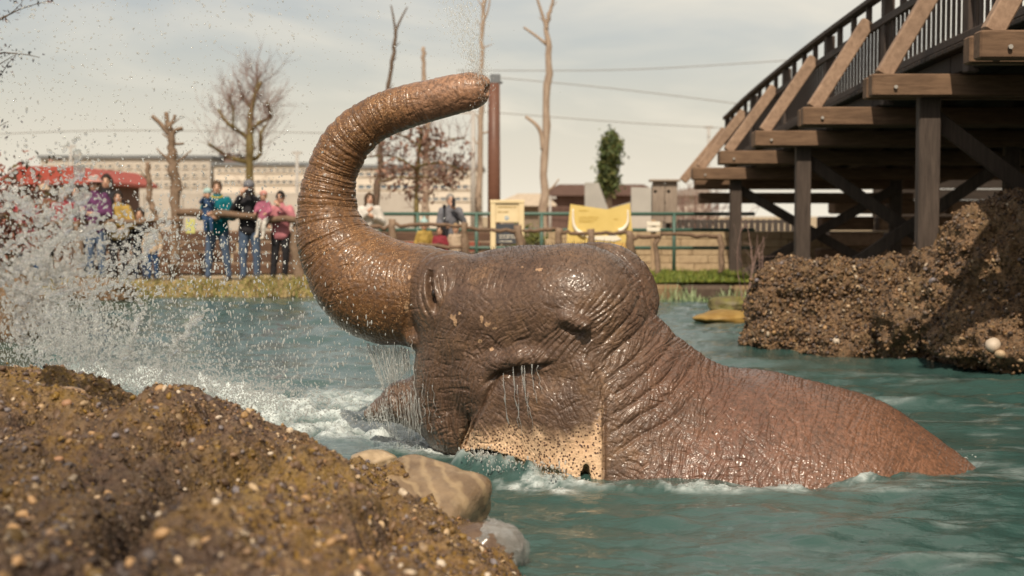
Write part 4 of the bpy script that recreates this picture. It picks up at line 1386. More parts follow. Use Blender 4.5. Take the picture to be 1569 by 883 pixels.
# yellow board with notched top and two white tusks
M_YEL = flat_mat('yellow_board', (.58, .43, .14), (.64, .48, .17), 2, .5, .03)
M_ORG = flat_mat('orange_board', (.54, .33, .10), (.60, .38, .12), 2, .5, .03)
yb = thing('yellow_board', 'yellow information board with a notched top and two white tusks', 'sign', at(919, 425, 26))
def pz(pts, Y):
    return [(at(a, b, Y)[0], at(a, b, Y)[2]) for a, b in pts]
ypn = adopt(MB().prism(pz([(874, 313), (930, 321), (965, 311.5), (970, 372), (868, 372)], 26), 25.97, 26.03).obj('panel', M_YEL), yb)
adopt(MB().prism(pz([(868.3, 372.3), (969.7, 372.3), (971, 392), (867, 392)], 26), 25.975, 26.025).obj('lower_panel', M_ORG), yb)
for x in (876, 962):
    adopt(rect(MB(), x - 3, 330, x + 3, 425, 26.10, .09).obj('post', M_POST), yb)
def tusk(pts, r0, r1, parent):
    P = catmull(np.array(pts, float), np.linspace(0, len(pts) - 1, 16))
    W3 = np.array([at(a, b, 25.94) for a, b in P])
    o = MB().tube(W3, np.linspace(r0, r1, 16), 8).obj('tusk', M_WHITE, smooth=True)
    o.parent = parent
tusk([(896, 360), (886, 355), (879, 343), (878, 320)], .052, .012, ypn)
tusk([(948, 354), (956, 350), (962, 340), (962, 322)], .044, .012, ypn)
o = MB().prism(pz([(896, 362), (945, 361), (952, 367), (940, 370), (905, 367)], 26), 25.955, 25.968).obj('tusk', M_WHITE)
o.parent = ypn
M_INK2 = Mat('ochre_ink', rough=0.6, base=(.42, .27, .03)).m
for y, a, b in ((323, 887, 902), (333, 887, 918), (336.5, 887, 915), (340, 887, 910), (336, 940, 947)):
    words(y, a, b, 25.965, 1.2, lr, M_INK2, ypn)
# small signpost
sp = thing('signpost', 'pale wooden post with two small cream signs behind the lawn', 'signpost', at(1001, 425, 26.4))
adopt(rect(MB(), 997.5, 337, 1004.5, 418, 26.4, .08).obj('post', M_POST), sp)
for y in (340, 348.5):
    adopt(rect(MB(), 991, y, 1011.5, y + 6.5, 26.33, .03).obj('sign_plate', M_WHITE), sp)
# tall nest box of grey boards with round holes
nb = thing('insect_house', 'tall grey wooden nesting box with two round holes', 'nest box', at(1018, 350, 30.5))
MG = wood_mat('grey_boards', (.20, .155, .12), (.31, .25, .20))
MHole = Mat('hole_dark', rough=0.9, base=(.015, .012, .01)).m
def holed(xc, wd, z0, z1, Y, holes):
    """board with real round holes, cut as a ring of quads"""
    fl = Field((xc - wd / 2 - .03, Y - .05, z0 - .03), (xc + wd / 2 + .03, Y + .05, z1 + .03), .011)
    sl, X, Yv, Z = fl.sub(fl.lo, fl.lo + fl.h * (fl.n - 1))
    d = np.maximum(np.maximum(np.abs(X - xc) - wd / 2, np.abs(Yv - Y) - .022), np.abs(Z - (z0 + z1) / 2) - (z1 - z0) / 2)
    for hx_, hz_, r in holes:
        d = np.maximum(d, r - np.sqrt((X - hx_) ** 2 + (Z - hz_) ** 2) + 0 * Yv)
    fl.F[sl] = d
    return np_mesh('board', *fl.surf(), smooth=False)
a0, a1 = at(999, 332, 30.5), at(1038, 279, 30.5)
cxm = (a0[0] + a1[0]) / 2
h1, h2, h3 = at(1004, 294, 30.5), at(1024.5, 294, 30.5), at(1014, 312, 30.5)
wd2 = (a1[0] - a0[0]) / 2
adopt(link('board', holed(a0[0] + wd2 / 2, wd2 - .008, a0[2] - .12, a1[2], 30.5, [(h1[0], h1[2], .034)]), MG), nb)
adopt(link('board', holed(a1[0] - wd2 / 2, wd2 - .008, a0[2] - .14, a1[2], 30.5, [(h2[0], h2[2], .034), (h3[0] + .05, h3[2], .03)]), MG), nb)
adopt(MB().box((cxm, 30.65, (a0[2] + a1[2]) / 2 - .06), (wd2 * 2 - .02, .2, a1[2] - a0[2])).obj('box_back', MHole), nb)
adopt(MB().box((cxm, 30.58, a1[2] + .03), (wd2 * 2 + .10, .40, .05), bev=.01).obj('roof', MG), nb)
adopt(MB().box((cxm, 30.6, .55), (.12, .12, 1.0)).obj('post', MG), nb)
# little hanging tag on the left rail
tg = rect(MB(), 285, 336, 299, 358, 24.66, .02).obj('hanging_sign', flat_mat('lime_card', (.40, .40, .13), (.50, .48, .18), 3, .5, .02))
tag(tg, 'small lime yellow card hanging from the thick log rail', 'sign')
# ---------------------------------------------------------------- buildings far behind
M_CONC = flat_mat('pale_concrete', (.50, .45, .38), (.56, .50, .43), .4, .8, .1)
M_GREYC = flat_mat('grey_concrete', (.36, .33, .29), (.43, .39, .345), .4, .8, .1)
M_GLASS = Mat('window_glass', rough=0.12, spec=0.6, base=(.09, .11, .13)).m
M_ROOFD = flat_mat('dark_roof_edge', (.12, .13, .14), (.16, .17, .18), .5, .7, .1)
def facade(name, label, px0, px1, py_top, Y, depth, mat, rows_, roofmat, wmat=M_GLASS):
    a, b = at(px0, py_top, Y), at(px1, py_top, Y)
    root = thing(name, label, 'building', ((a[0] + b[0]) / 2, Y, ZB), group='office buildings on the horizon' if name == 'office_building' else None)
    H_ = a[2]
    adopt(MB().box(((a[0] + b[0]) / 2, Y + depth / 2, (ZB + H_) / 2 - .3), (b[0] - a[0], depth, H_ - ZB + .6)).obj('wall', mat), root)
    adopt(MB().box(((a[0] + b[0]) / 2, Y + depth / 2, H_ + .15), (b[0] - a[0] + .5, depth + .5, .3)).obj('roof', roofmat), root)
    for (y0, y1, x0_, x1_, n, gap) in rows_:
        z1, z0 = at(0, y0, Y)[2], at(0, y1, Y)[2]
        X0, X1 = at(x0_, y0, Y)[0], at(x1_, y0, Y)[0]
        wdt = (X1 - X0) / n
        fm = MB()
        g = wdt * gap
        fw, fh = wdt - g, z1 - z0
        for (cx, cz, sx, sz_) in ((0, fh / 2, fw, .12), (0, -fh / 2, fw, .12), (-fw / 2, 0, .12, fh + .1), (fw / 2, 0, .12, fh + .1)):
            fm.box((cx, -.04, cz), (sx, .16, sz_))
        fmesh = fm.mesh('window'); fmesh.materials.append(M_CONC)
        pmesh = MB().box((0, -.01, 0), (fw - .1, .05, fh - .1)).mesh('pane'); pmesh.materials.append(wmat)
        for k in range(n):
            wo = bpy.data.objects.new('window', fmesh); COL.objects.link(wo)
            wo.location = (X0 + wdt * (k + .5), Y, (z0 + z1) / 2)
            adopt(wo, root)
            po = bpy.data.objects.new('pane', pmesh); COL.objects.link(po)
            po.parent = wo
    return root
facade('office_building', 'long pale office building with rows of small dark windows far behind the pollarded tree', 62, 322, 243, 135, 14, M_GREYC,
       [(252, 258, 90, 320, 16, .45), (266, 272, 90, 320, 16, .45), (280, 286, 90, 320, 16, .45), (296, 302, 90, 320, 16, .45)], M_ROOFD)
facade('office_building', 'white office building with long ribbon windows behind the bare tree', 328, 472, 254, 128, 12, M_CONC,
       [(259, 264, 332, 470, 14, .06), (276, 282, 332, 470, 14, .06), (296, 302, 332, 470, 14, .06)], M_ROOFD)
facade('office_building', 'white office building with blue ribbon windows behind the brown leaved tree', 474, 735, 258, 122, 12, M_CONC,
       [(264, 270, 548, 730, 16, .06), (283, 290, 548, 730, 16, .06), (302, 308, 548, 730, 16, .06)], M_ROOFD, Mat('blue_glass', rough=.15, base=(.07, .12, .17)).m)
ra = facade('stair_tower', 'small brown rooftop block on the white office building behind the bare tree', 340, 362, 240, 140, 6, flat_mat('brown_block', (.18, .12, .10), (.22, .15, .12), .5), [], M_ROOFD)
cw = thing('concrete_wall', 'plain grey concrete wall behind the spectators', 'wall', (-12, 60, ZB))
M_CW = flat_mat('wall_concrete', (.33, .30, .265), (.40, .365, .325), .6, .85, .15)
for k in range(10):
    adopt(MB().box((-19.5 + 1.62 * k, 60, 1.25), (1.6, .25, 2.2), bev=.02).obj('panel', M_CW), cw)
def gable(name, label, px0, px1, py_eave, py_ridge, Y, depth, wall, roof, ridge_t=0.5):
    a, b = at(px0, py_eave, Y), at(px1, py_eave, Y)
    zr = at(0, py_ridge, Y)[2]
    root = thing(name, label, 'building', ((a[0] + b[0]) / 2, Y, ZB))
    adopt(MB().box(((a[0] + b[0]) / 2, Y + depth / 2, (a[2] + ZB) / 2), (b[0] - a[0], depth, a[2] - ZB)).obj('wall', wall), root)
    zm = zr + .25
    mb = MB()
    xr = a[0] + (b[0] - a[0]) * ridge_t
    mb.prism([(a[0] - .4, a[2]), (b[0] + .4, a[2]), (b[0] + .4, a[2] + .08), (b[0] - (b[0] - xr) * .12, zr), (xr, zr), (a[0] - .4, a[2] + .08)], Y - .5, Y + depth + .5)
    adopt(mb.obj('roof', roof), root)
    return root
M_BROWN = flat_mat('brown_boards', (.085, .048, .038), (.12, .072, .058), 1.2, .8, .2, (6, 6, .6))
M_BROOF = flat_mat('brown_roof', (.10, .06, .05), (.135, .085, .07), 1.0)
gable('barn', 'dark brown boarded barn with a low roof behind the yellow board', 836, 1002, 300, 283, 78, 12, M_BROWN, M_BROOF, .12)
gable('shed', 'small pale roofed shed left of the brown barn', 770, 838, 316, 297, 62, 6, flat_mat('shed_wall', (.17, .135, .10), (.22, .17, .13)), flat_mat('pale_roof', (.46, .39, .31), (.54, .46, .37)), .35)
gable('house', 'pale grey house seen beside the bridge end', 1036, 1082, 300, 288, 85, 8, flat_mat('house_wall', (.42, .38, .33), (.48, .43, .38)), flat_mat('house_roof', (.22, .19, .17), (.27, .23, .2)), .5)
gable('pavilion', 'pavilion with a bright red roof behind the crowd at the far left', 28, 134, 283, 256, 36, 5, M_BROWN, flat_mat('red_roof', (.27, .05, .036), (.32, .065, .045), 1.5, .6, .1), .12)
# grey glass screen
gs_ = thing('glass_screen', 'slanted grey glazed screen in front of the brown barn', 'screen', at(940, 335, 45))
MGS = flat_mat('greyed_glass', (.30, .29, .27), (.36, .345, .32), 1, .3, .02)
for poly in ([(896, 280), (917, 280), (937, 335), (896, 335)], [(938, 318), (966, 310), (966, 335), (938, 335)], [(967, 287), (1000, 288), (1000, 335), (967, 335)]):
    adopt(MB().prism(pz(poly, 45), 44.97, 45.03).obj('pane', MGS), gs_)
adopt(MB().box((at(948, 337, 45)[0], 45, .85), (2.3, .12, 1.0)).obj('base_wall', M_CW), gs_)
# red brick planter behind the trunk
pl = thing('planter', 'low red brick planter behind the log fence', 'planter', (-1.9, 28.2, ZB))
MRB = [flat_mat('red_brick', a, b, 10) for a, b in (((.22, .06, .04), (.28, .085, .055)), ((.17, .05, .035), (.23, .07, .05)))]
for k in range(6):
    for j in range(12):
        adopt(MB().box((-3.15 + .21 * j + .1 * (k % 2), 28.2, ZB + .05 + .105 * k), (.20, .3, .095), bev=.008).obj('brick', MRB[(j * 7 + k * 3) % 2]), pl)
adopt(MB().box((-1.95, 28.26, ZB + .31), (2.35, .26, .62)).obj('core', MRB[1]), pl)
# steel pole
M_RUST = flat_mat('brown_steel', (.105, .048, .032), (.15, .07, .046), 2, .45, .05)
pb_ = thing('steel_pole', 'thick brown steel pole with a bracket on top beside the trunk tip', 'pole', (at(757, 330, 33)[0], 33, ZB))
zt = at(757, 128, 33)[2]
xp = at(757, 330, 33)[0]
adopt(MB().tube([(xp, 33, ZB - .2), (xp, 33, 2.5), (xp, 33, zt)], [.15, .145, .135], 16).obj('shaft', M_RUST, smooth=True), pb_)
adopt(MB().box((xp + .03, 33, zt + .10), (.24, .18, .22), bev=.02).obj('bracket', M_ROOFD), pb_)
adopt(MB().tube([(xp - .2, 33, zt + .02), (xp + .2, 33, zt + .02)], .03, 8).obj('crossbar', M_ROOFD), pb_)
# utility poles and overhead wires
M_GALV = Mat('galvanised_steel', rough=.5, base=(.32, .30, .28)).m
def upole(px, py, Y, r, label, arm=0.0):
    a = at(px, py, Y)
    root = thing('utility_pole', label, 'pole', (a[0], Y, ZB), group='thin utility poles in the distance')
    adopt(MB().tube([(a[0], Y, ZB), (a[0], Y, a[2])], [r, r * .8], 10).obj('shaft', M_GALV, smooth=True), root)
    adopt(MB().box((a[0] - arm * .5, Y, a[2] - .08), (max(arm, .5), .1, .1)).obj('crossarm', M_GALV), root)
upole(725, 170, 60, .13, 'grey lattice mast with a short arm behind the leafy tree', 1.0)
upole(455, 232, 70, .09, 'thin grey pole left of the trunk bend')
upole(108, 222, 70, .08, 'thin grey pole above the red roof')
upole(1086, 193, 75, .09, 'thin grey pole beside the bridge railing end')
upole(843, 300, 58, .06, 'short thin white pole before the brown barn')
M_WIRE = Mat('wire', rough=.6, base=(.20, .19, .18)).m
for pts, label in (([(700, 108), (960, 107), (1220, 92)], 'topmost overhead wire above the brown pole'), ([(740, 117), (950, 137), (1160, 163)], 'overhead wire sloping down from the brown pole top to the bridge'),
                   ([(700, 168), (960, 188), (1180, 200)], 'lower overhead wire crossing the pale tall trunk'), ([(-60, 208), (180, 200), (500, 204)], 'overhead wire above the crowd on the left')):
    w3 = [at(a, b, 72) for a, b in pts]
    w3 = catmull(np.array(w3), np.linspace(0, 2, 14))
    tag(MB().tube(w3, .022, 5).obj('overhead_wire', M_WIRE), label, 'wire', 'overhead wires across the sky')
# ---------------------------------------------------------------- trees and shrubs
M_BARKP = flat_mat('pale_bark', (.24, .175, .13), (.36, .28, .215), 5, .8, .4, (3, 3, .7))
M_BARKD = flat_mat('dark_bark', (.075, .05, .035), (.14, .10, .07), 6, .85, .5, (3, 3, .8))
M_BARKG = flat_mat('mossy_bark', (.10, .075, .03), (.17, .13, .05), 6, .85, .5, (3, 3, .8))
M_TWIG = flat_mat('reddish_twigs', (.16, .10, .085), (.22, .145, .12), 6, .8, .1)
def branch_path(a, d, ln, rng, n=7, curl=0.25, up=0.1):
    p = [np.array(a, float)]
    d = np.array(d, float); d /= np.linalg.norm(d)
    for _ in range(n - 1):
        d = d + rng.normal(0, curl, 3) * .5 + np.array([0, 0, up])
        d /= np.linalg.norm(d)
        p.append(p[-1] + d * ln / (n - 1))
    return np.array(p)
def grow(mbs, a, d, ln, r, lev, rng, fan=3, spread=.9, up=.1, shrink=.62, minr=.004):
    """mbs: one builder per level; returns tips"""
    p = branch_path(a, d, ln, rng, 6, .28, up)
    rr = np.linspace(r, max(r * .45, minr), len(p))
    mbs[min(lev, len(mbs) - 1)].tube(p, rr, 6 if lev == 0 else (5 if lev == 1 else 3), cap=False)
    tips = [p[-1]]
    if lev < len(mbs) - 1:
        for k in range(fan):
            i = rng.integers(2, len(p))
            ax = (p[min(i, len(p) - 1)] - p[i - 1]); ax /= np.linalg.norm(ax)
            dd = ax + rng.normal(0, spread, 3) * .8
            tips += grow(mbs, p[i], dd, ln * shrink * (.7 + .5 * rng.random()), rr[i] * .7, lev + 1, rng, fan, spread, up, shrink, minr)
    return tips
def trunk_line(name, label, pts, Y, radpx, mat, extra=(), cat='tree', seed=1, stubs=0, group=None):
    """tall bare trunk drawn through points; extra = side limbs (points, radii)"""
    rng = np.random.default_rng(seed)
    P = np.array([at(a, b, Y) for a, b in pts])
    base = P[0].copy(); base[2] = ZB - .1
    P = np.concatenate([[base], P])
    R = np.array([radpx[0] * 1.1] + list(radpx)) * Y / F
    root = thing(name, label, cat, base + np.array([0, 0, .1]), group=group or ('bare trunks along the far bank' if name == 'bare_tree' else 'cut back trunks on the left bank'))
    t = np.linspace(0, len(P) - 1, 36)
    C_ = catmull(P, t)
    rr = np.interp(t, np.arange(len(P)), R)
    C_ = C_ + 0.25 * rr[:, None] * rng.standard_normal((36, 3)) * np.array([1, 1, 0])
    rr = rr * (1 + .08 * rng.standard_normal(36))
    adopt(MB().tube(C_, rr, 10).obj('trunk', mat, smooth=True), root)
    for pl_, rp in extra:
        Q_ = np.array([at(a, b, Y) for a, b in pl_])
        t = np.linspace(0, len(Q_) - 1, 14)
        adopt(MB().tube(catmull(Q_, t), np.linspace(rp[0], rp[1], 14) * Y / F, 7).obj('branch', mat, smooth=True), root)
    for k in range(stubs):
        i = int(rng.integers(8, 34))
        d = np.array([rng.choice([-1, 1]) * 1.0, rng.normal(0, .5), .5])
        p = branch_path(C_[i], d, rr[i] * rng.uniform(2, 5), rng, 5)
        adopt(MB().tube(p, np.linspace(rr[i] * .35, rr[i] * .15, 5), 5).obj('branch', mat, smooth=True), root)
    return root
trunk_line('bare_tree', 'tall pale bare trunk with a crooked side branch right of the brown pole', [(832, 345), (836, 200), (840, 90), (838, 40), (847, 4), (850, -30)], 36, [6.6, 5.6, 4.6, 3.5, 2.6, 2.0], M_BARKP,
           [([(832, 230), (829, 205), (820, 190), (805, 179)], (4, 2.2)), ([(839, 70), (825, 58), (808, 46), (802, 42)], (2.6, 1.4)), ([(838, 45), (830, 20), (822, -5)], (3, 1.8))], seed=4, stubs=4)
trunk_line('bare_tree', 'slender pale bare trunk just left of the brown pole', [(734, 345), (736, 230), (737, 120), (739, 50), (742, 0), (744, -40)], 35, [5.6, 4.4, 3.6, 3.1, 3.2, 2.4], M_BARKP,
           [([(737, 205), (748, 202), (760, 196)], (1.6, 1.0)), ([(738, 40), (748, 15), (752, -15)], (1.8, 1.0))], seed=6, stubs=5)
trunk_line('bare_tree', 'leaning dark bare trunk with a forked tip above the trunk curve', [(575, 330), (585, 220), (594, 140), (603, 80), (607, 45)], 38, [5.5, 4.6, 3.5, 3, 2.4], M_BARKD,
           [([(606, 50), (603, 28), (599, 8)], (2.0, 1.0)), ([(607, 46), (615, 28), (624, 11)], (2.0, 1.0))], seed=8, stubs=4)
trunk_line('bare_tree', 'pale bare pole trunk rising behind the leafy tree', [(652, 335), (653, 250), (655, 180), (650, 120), (648, 72)], 37, [6.2, 5.4, 4, 3.4, 2.9], M_BARKP, seed=9, stubs=5)
# pollarded trunk on the left bank
trunk_line('pollard_tree', 'pollarded tree with a knobbly top of cut branches among the splash drops', [(268, 415), (268, 330), (266, 260), (262, 215), (258, 190)], 25.6, [8, 8, 8.5, 6, 4.6], M_LOG,
           [([(258, 205), (246, 190), (233, 178)], (4, 3)), ([(257, 195), (256, 184), (255, 172)], (4, 3.4)), ([(260, 210), (270, 200), (280, 197)], (4, 3)), ([(262, 220), (273, 221), (282, 220)], (2.4, 1.6)), ([(258, 195), (266, 184), (268, 176)], (3, 2.4))], seed=12, stubs=8)
trunk_line('pollard_tree', 'thin leaning bare stem left of the pollarded tree', [(240, 345), (231, 310), (228, 280), (226, 250)], 26, [4.5, 4.5, 4.5, 3.5], M_LOG, seed=14, stubs=4)
# large bare tree
def bare_tree(name, label, px, py_base, Y, seed, rpx, limbs, mat, twigmat, crown_pts, twig_len, ntw, zbase=None):
    rng = np.random.default_rng(seed)
    b = at(px, py_base, Y)
    base = np.array([b[0], Y, ZB])
    root = thing(name, label, 'tree', base)
    mb0, mb1, mb2 = MB(), MB(), MB()
    for pts, r0, r1 in limbs:
        Q_ = np.array([at(a, c, Y) + np.array([0, rng.normal(0, .25) if j else 0, 0]) for j, (a, c) in enumerate(pts)])
        if pts[0][1] >= py_base - 2:
            Q_ = np.concatenate([[base], Q_])
        t = np.linspace(0, len(Q_) - 1, 18)
        rr = np.linspace(r0, r1, 18) * Y / F * (1 + .1 * rng.standard_normal(18))
        C_ = catmull(Q_, t)
        mb0.tube(C_, rr, 8)
        for i in range(4, 18, 1):
            for _ in range(ntw):
                d = rng.normal(0, 1, 3) * np.array([1, .8, .6]) + np.array([0, 0, .7])
                p = branch_path(C_[i], d, twig_len * rng.uniform(.4, 1.1), rng, 6, .35, .18)
                mb1.tube(p, np.linspace(.012, .004, 6), 3, cap=False)
                for _k in range(3):
                    j = rng.integers(2, 5)
                    d2 = (p[j] - p[j - 1]); d2 = d2 / np.linalg.norm(d2) + rng.normal(0, .6, 3)
                    p2 = branch_path(p[j], d2, twig_len * .5 * rng.random() + .2, rng, 4, .4, .15)
                    mb2.tube(p2, np.linspace(.006, .003, 4), 3, cap=False)
    adopt(mb0.obj('trunk', mat, smooth=True), root)
    adopt(stuff(mb1.obj('twigs', twigmat)), root)
    adopt(stuff(mb2.obj('fine_twigs', twigmat)), root)
    return root
bare_tree('bare_tree', 'bare branching tree with a haze of reddish twigs behind the standing couple', 385, 330, 46, 5, 8,
          [([(385, 330), (384, 270), (386, 220), (384, 180), (388, 150), (398, 125)], 8, 3.2), ([(384, 215), (370, 205), (352, 190), (332, 168)], 4.2, 2.0), ([(386, 200), (398, 190), (410, 178), (414, 160)], 3.4, 1.8),
           ([(384, 250), (365, 245), (345, 238), (325, 222)], 4.2, 2.0), ([(386, 170), (376, 155), (370, 148)], 3, 1.8), ([(388, 245), (398, 235), (402, 205), (408, 190)], 3.4, 1.6), ([(385, 175), (390, 140), (394, 118)], 2.6, 1.6), ([(357, 196), (358, 170), (352, 150)], 2.2, 1.2)],
          M_BARKG, M_TWIG, None, 1.25, 2)
# tree that kept its brown leaves
def leaf_cloud(name, centres, per, rl, sp, cols, seed, mat_name):
    rng = np.random.default_rng(seed)
    c = np.repeat(np.array(centres), per, 0)
    p = c + rng.standard_normal(c.shape) * sp
    n = len(p)
    R = rot_batch(n, rng)
    a, b = R[:, :, 0], R[:, :, 1]
    l = rl * (.6 + .8 * rng.random((n, 1)))
    v = np.stack([p - a * l, p + b * l * .45 + R[:, :, 2] * l * .2, p + a * l, p - b * l * .45 + R[:, :, 2] * l * .2], 1).reshape(-1, 3)
    i = np.arange(n)[:, None] * 4
    f = np.concatenate([i + np.array([[0, 1, 2]]), i + np.array([[0, 2, 3]])])
    ms = np_mesh(name, v, f, smooth=False)
    attr(ms, 'tint', np.repeat(np.array(cols)[rng.integers(0, len(cols), n)] * (.7 + .6 * rng.random((n, 1))), 4, 0))
    m = Mat(mat_name, rough=.7)
    m.color(m.attr('tint', 'Color'))
    return stuff(link(name, ms, m.m))
bt = bare_tree('brown_leaved_tree', 'small tree still holding clumps of dry brown leaves behind the woman in white', 638, 330, 33, 17, 5,
               [([(638, 330), (637, 290), (640, 250), (645, 215), (648, 200)], 4.5, 2), ([(639, 260), (615, 245), (590, 238), (565, 242)], 2.2, 1.0), ([(641, 240), (665, 225), (690, 215), (712, 212)], 2.2, 1.0), ([(640, 255), (670, 250), (700, 258), (716, 268)], 2.2, .9),
                ([(643, 225), (620, 210), (600, 205), (585, 212)], 1.8, .9), ([(639, 275), (610, 272), (580, 280)], 1.8, .8), ([(640, 270), (668, 275), (694, 290)], 1.8, .8)], M_BARKG, M_TWIG, None, .5, 1)
lc = []
crng = np.random.default_rng(44)
for _ in range(120):
    a = crng.random() * 6.28
    rr = crng.random() ** .5
    q = (638 + 82 * rr * math.cos(a), 248 + 56 * rr * math.sin(a))
    lc.append(at(q[0], q[1], 33 + crng.normal(0, .7)))
adopt(leaf_cloud('leaves', lc, 9, .068, (.12, .12, .09), [(.13, .065, .045), (.18, .09, .06), (.10, .055, .04), (.22, .12, .08)], 3, 'dry_leaves'), bt)
# ivy clad column
iv = thing('ivy_column', 'narrow green ivy covered trunk standing behind the yellow board', 'tree', (at(932, 330, 50)[0], 50, ZB))
ivp = np.array([at(a, b, 50) for a, b in ((931, 335), (929, 290), (931, 255), (935, 225), (937, 210))])
adopt(MB().tube(catmull(ivp, np.linspace(0, 4, 20)), np.linspace(.2, .08, 20), 8).obj('trunk', M_BARKD, smooth=True), iv)
ic = []
for _ in range(150):
    t = crng.random()
    px = 930 + 6 * t; py = 290 - 80 * t
    ww = np.interp(t, [0, .25, .5, .75, 1], [15, 9, 9, 11, 3])
    ic.append(at(px + crng.normal(0, ww * .42), py + crng.normal(0, 3), 50 + crng.normal(0, .2)))
adopt(leaf_cloud('leaves', ic, 34, .085, (.13, .13, .13), [(.035, .055, .012), (.055, .08, .018), (.085, .105, .025), (.11, .11, .03)], 5, 'ivy_leaves'), iv)
# scrub and far twiggy bushes
def twig_bush(name, label, px, py, Y, wpx, hpx, n, seed, mat=M_TWIG, leaves=None, cat='bush'):
    rng = np.random.default_rng(seed)
    b = at(px, py, Y)
    root = thing(name, label, cat, (b[0], Y, ZB), group='bare shrubs behind the fences' if name == 'bare_bush' else None)
    mb = MB()
    W_, H_ = wpx * Y / F, hpx * Y / F
    tips = []
    for _ in range(n):
        d = np.array([rng.normal(0, W_ / H_ * .55), rng.normal(0, .4), 1.0])
        p = branch_path((b[0] + rng.normal(0, W_ * .2), Y + rng.normal(0, .3), ZB), d, H_ * rng.uniform(.6, 1.15), rng, 7, .22, .05)
        mb.tube(p, np.linspace(.014, .004, 7) * Y / 30, 3, cap=False)
        for _k in range(4):
            j = rng.integers(2, 6)
            d2 = p[j] - p[j - 1]; d2 = d2 / np.linalg.norm(d2) + rng.normal(0, .5, 3)
            p2 = branch_path(p[j], d2, H_ * .35 * rng.random() + .1, rng, 4, .3, .1)
            mb.tube(p2, np.linspace(.007, .003, 4) * Y / 30, 3, cap=False)
            tips.append(p2[-1])
    adopt(stuff(mb.obj('twigs', mat)), root)
    if leaves:
        adopt(leaf_cloud('leaves', tips, leaves[0], leaves[1], leaves[2], leaves[3], seed + 1, name + '_leaves'), root)
    return root
twig_bush('bare_bush', 'hazy bare shrub beside the far end of the bridge', 1060, 330, 55, 70, 95, 70, 2)
twig_bush('bare_bush', 'bare brown hedge in front of the pale roofed shed', 790, 335, 42, 60, 40, 60, 3, M_BARKD)
twig_bush('bare_bush', 'low bare brown hedge left of the brown barn front', 880, 335, 42, 80, 35, 70, 5, M_BARKD)
twig_bush('green_bush', 'small olive green bush right of the cream board', 812, 345, 33, 26, 45, 30, 6, M_BARKD, (8, .06, .08, [(.09, .10, .02), (.14, .14, .03)]))
twig_bush('bare_bush', 'bare brown hedge below the leafy tree', 640, 340, 36, 150, 50, 90, 8, M_BARKD)
twig_bush('red_bush', 'dark bush with rusty red leaves at the far left edge', -8, 420, 17, 60, 210, 60, 7, M_BARKD, (10, .045, .07, [(.16, .03, .02), (.10, .035, .02), (.07, .05, .015), (.20, .06, .03), (.05, .03, .02)]))
twig_bush('dry_stems', 'few tall dry reddish stems growing by the bridge foot', 1150, 430, 19, 26, 130, 7, 9, M_TWIG, None, 'plant')
# overhanging twig with sparse dark leaves, top left
ob = thing('tree', 'thin leaning tree with sparse dark leaves cut off by the left edge', 'tree', (-6.35, 14.7, ZB))
orng = np.random.default_rng(15)
mb0, mb1 = MB(), MB()
mb0.tube(catmull(np.array([(-6.35, 14.7, .1), (-5.95, 14.6, 1.5), (-5.55, 14.5, 3.0), (-5.4, 14.5, 4.2)]), np.linspace(0, 3, 14)), np.linspace(.06, .015, 14), 7)
otips = []
for z in (2.1, 2.6, 2.8, 3.0, 3.2, 3.3, 3.5):
    p = branch_path((-5.55 + .02 * z, 14.5, z), (.8, orng.normal(0, .3), .25), .55 + .35 * orng.random(), orng, 7, .25, -.02)
    mb1.tube(p, np.linspace(.012, .003, 7), 4, cap=False)
    otips += list(p[2:])
adopt(mb0.obj('trunk', M_BARKD, smooth=True), ob)
adopt(stuff(mb1.obj('twigs', M_BARKD)), ob)
adopt(leaf_cloud('leaves', otips, 4, .028, (.045, .05, .05), [(.05, .045, .06), (.07, .06, .07), (.10, .06, .06)], 8, 'sparse_leaves'), ob)

# ---------------------------------------------------------------- the timber bridge
BYs = [29, 26, 23, 20, 17, 14, 11, 8, 5]
BZs = [2.02, 2.26, 2.43, 2.57, 2.67, 2.76, 2.79, 2.79, 2.72]
def zb(y):
    return float(np.interp(-y, [-q for q in BYs], BZs))
def zbs(y):
    return (zb(y - .8) + zb(y) + zb(y + .8)) / 3
def xl(y):
    return 3.694 - 0.0165 * y
M_BEAM = wood_mat('weathered_beam', (.09, .052, .030), (.20, .122, .073), (1.0, 9, 9))
M_BPOST = wood_mat('grey_post', (.040, .029, .023), (.085, .063, .05), (9, 9, .8))
M_STRUT = wood_mat('pale_strut', (.21, .135, .09), (.35, .235, .16), (5, 5, 5))
M_RAILD = wood_mat('dark_railing', (.045, .032, .026), (.085, .063, .052), (6, 6, 1))
M_DECK = wood_mat('deck_plank', (.02, .014, .010), (.04, .028, .021), (1, 9, 9))
M_BOLT = Mat('steel_bolt', rough=.35, base=(.33, .31, .28)); M_BOLT = M_BOLT.m
br = thing('timber_bridge', 'tall weathered wooden footbridge with slatted railing rising to the right', 'bridge', (5.5, 17, 0))
XR = 10.6                                    # right edge
def bpart(name, mesh_or_mb, mat, loc=None, parent=None):
    o = mesh_or_mb.obj(name, mat) if isinstance(mesh_or_mb, MB) else link(name, mesh_or_mb, mat)
    if loc is not None:
        o.location = V(loc)
    return adopt(o, br)
bolt_mesh = MB().tube([(0, 0, 0), (0, -.02, 0)], .018, 8).mesh('bolt'); bolt_mesh.materials.append(M_BOLT)
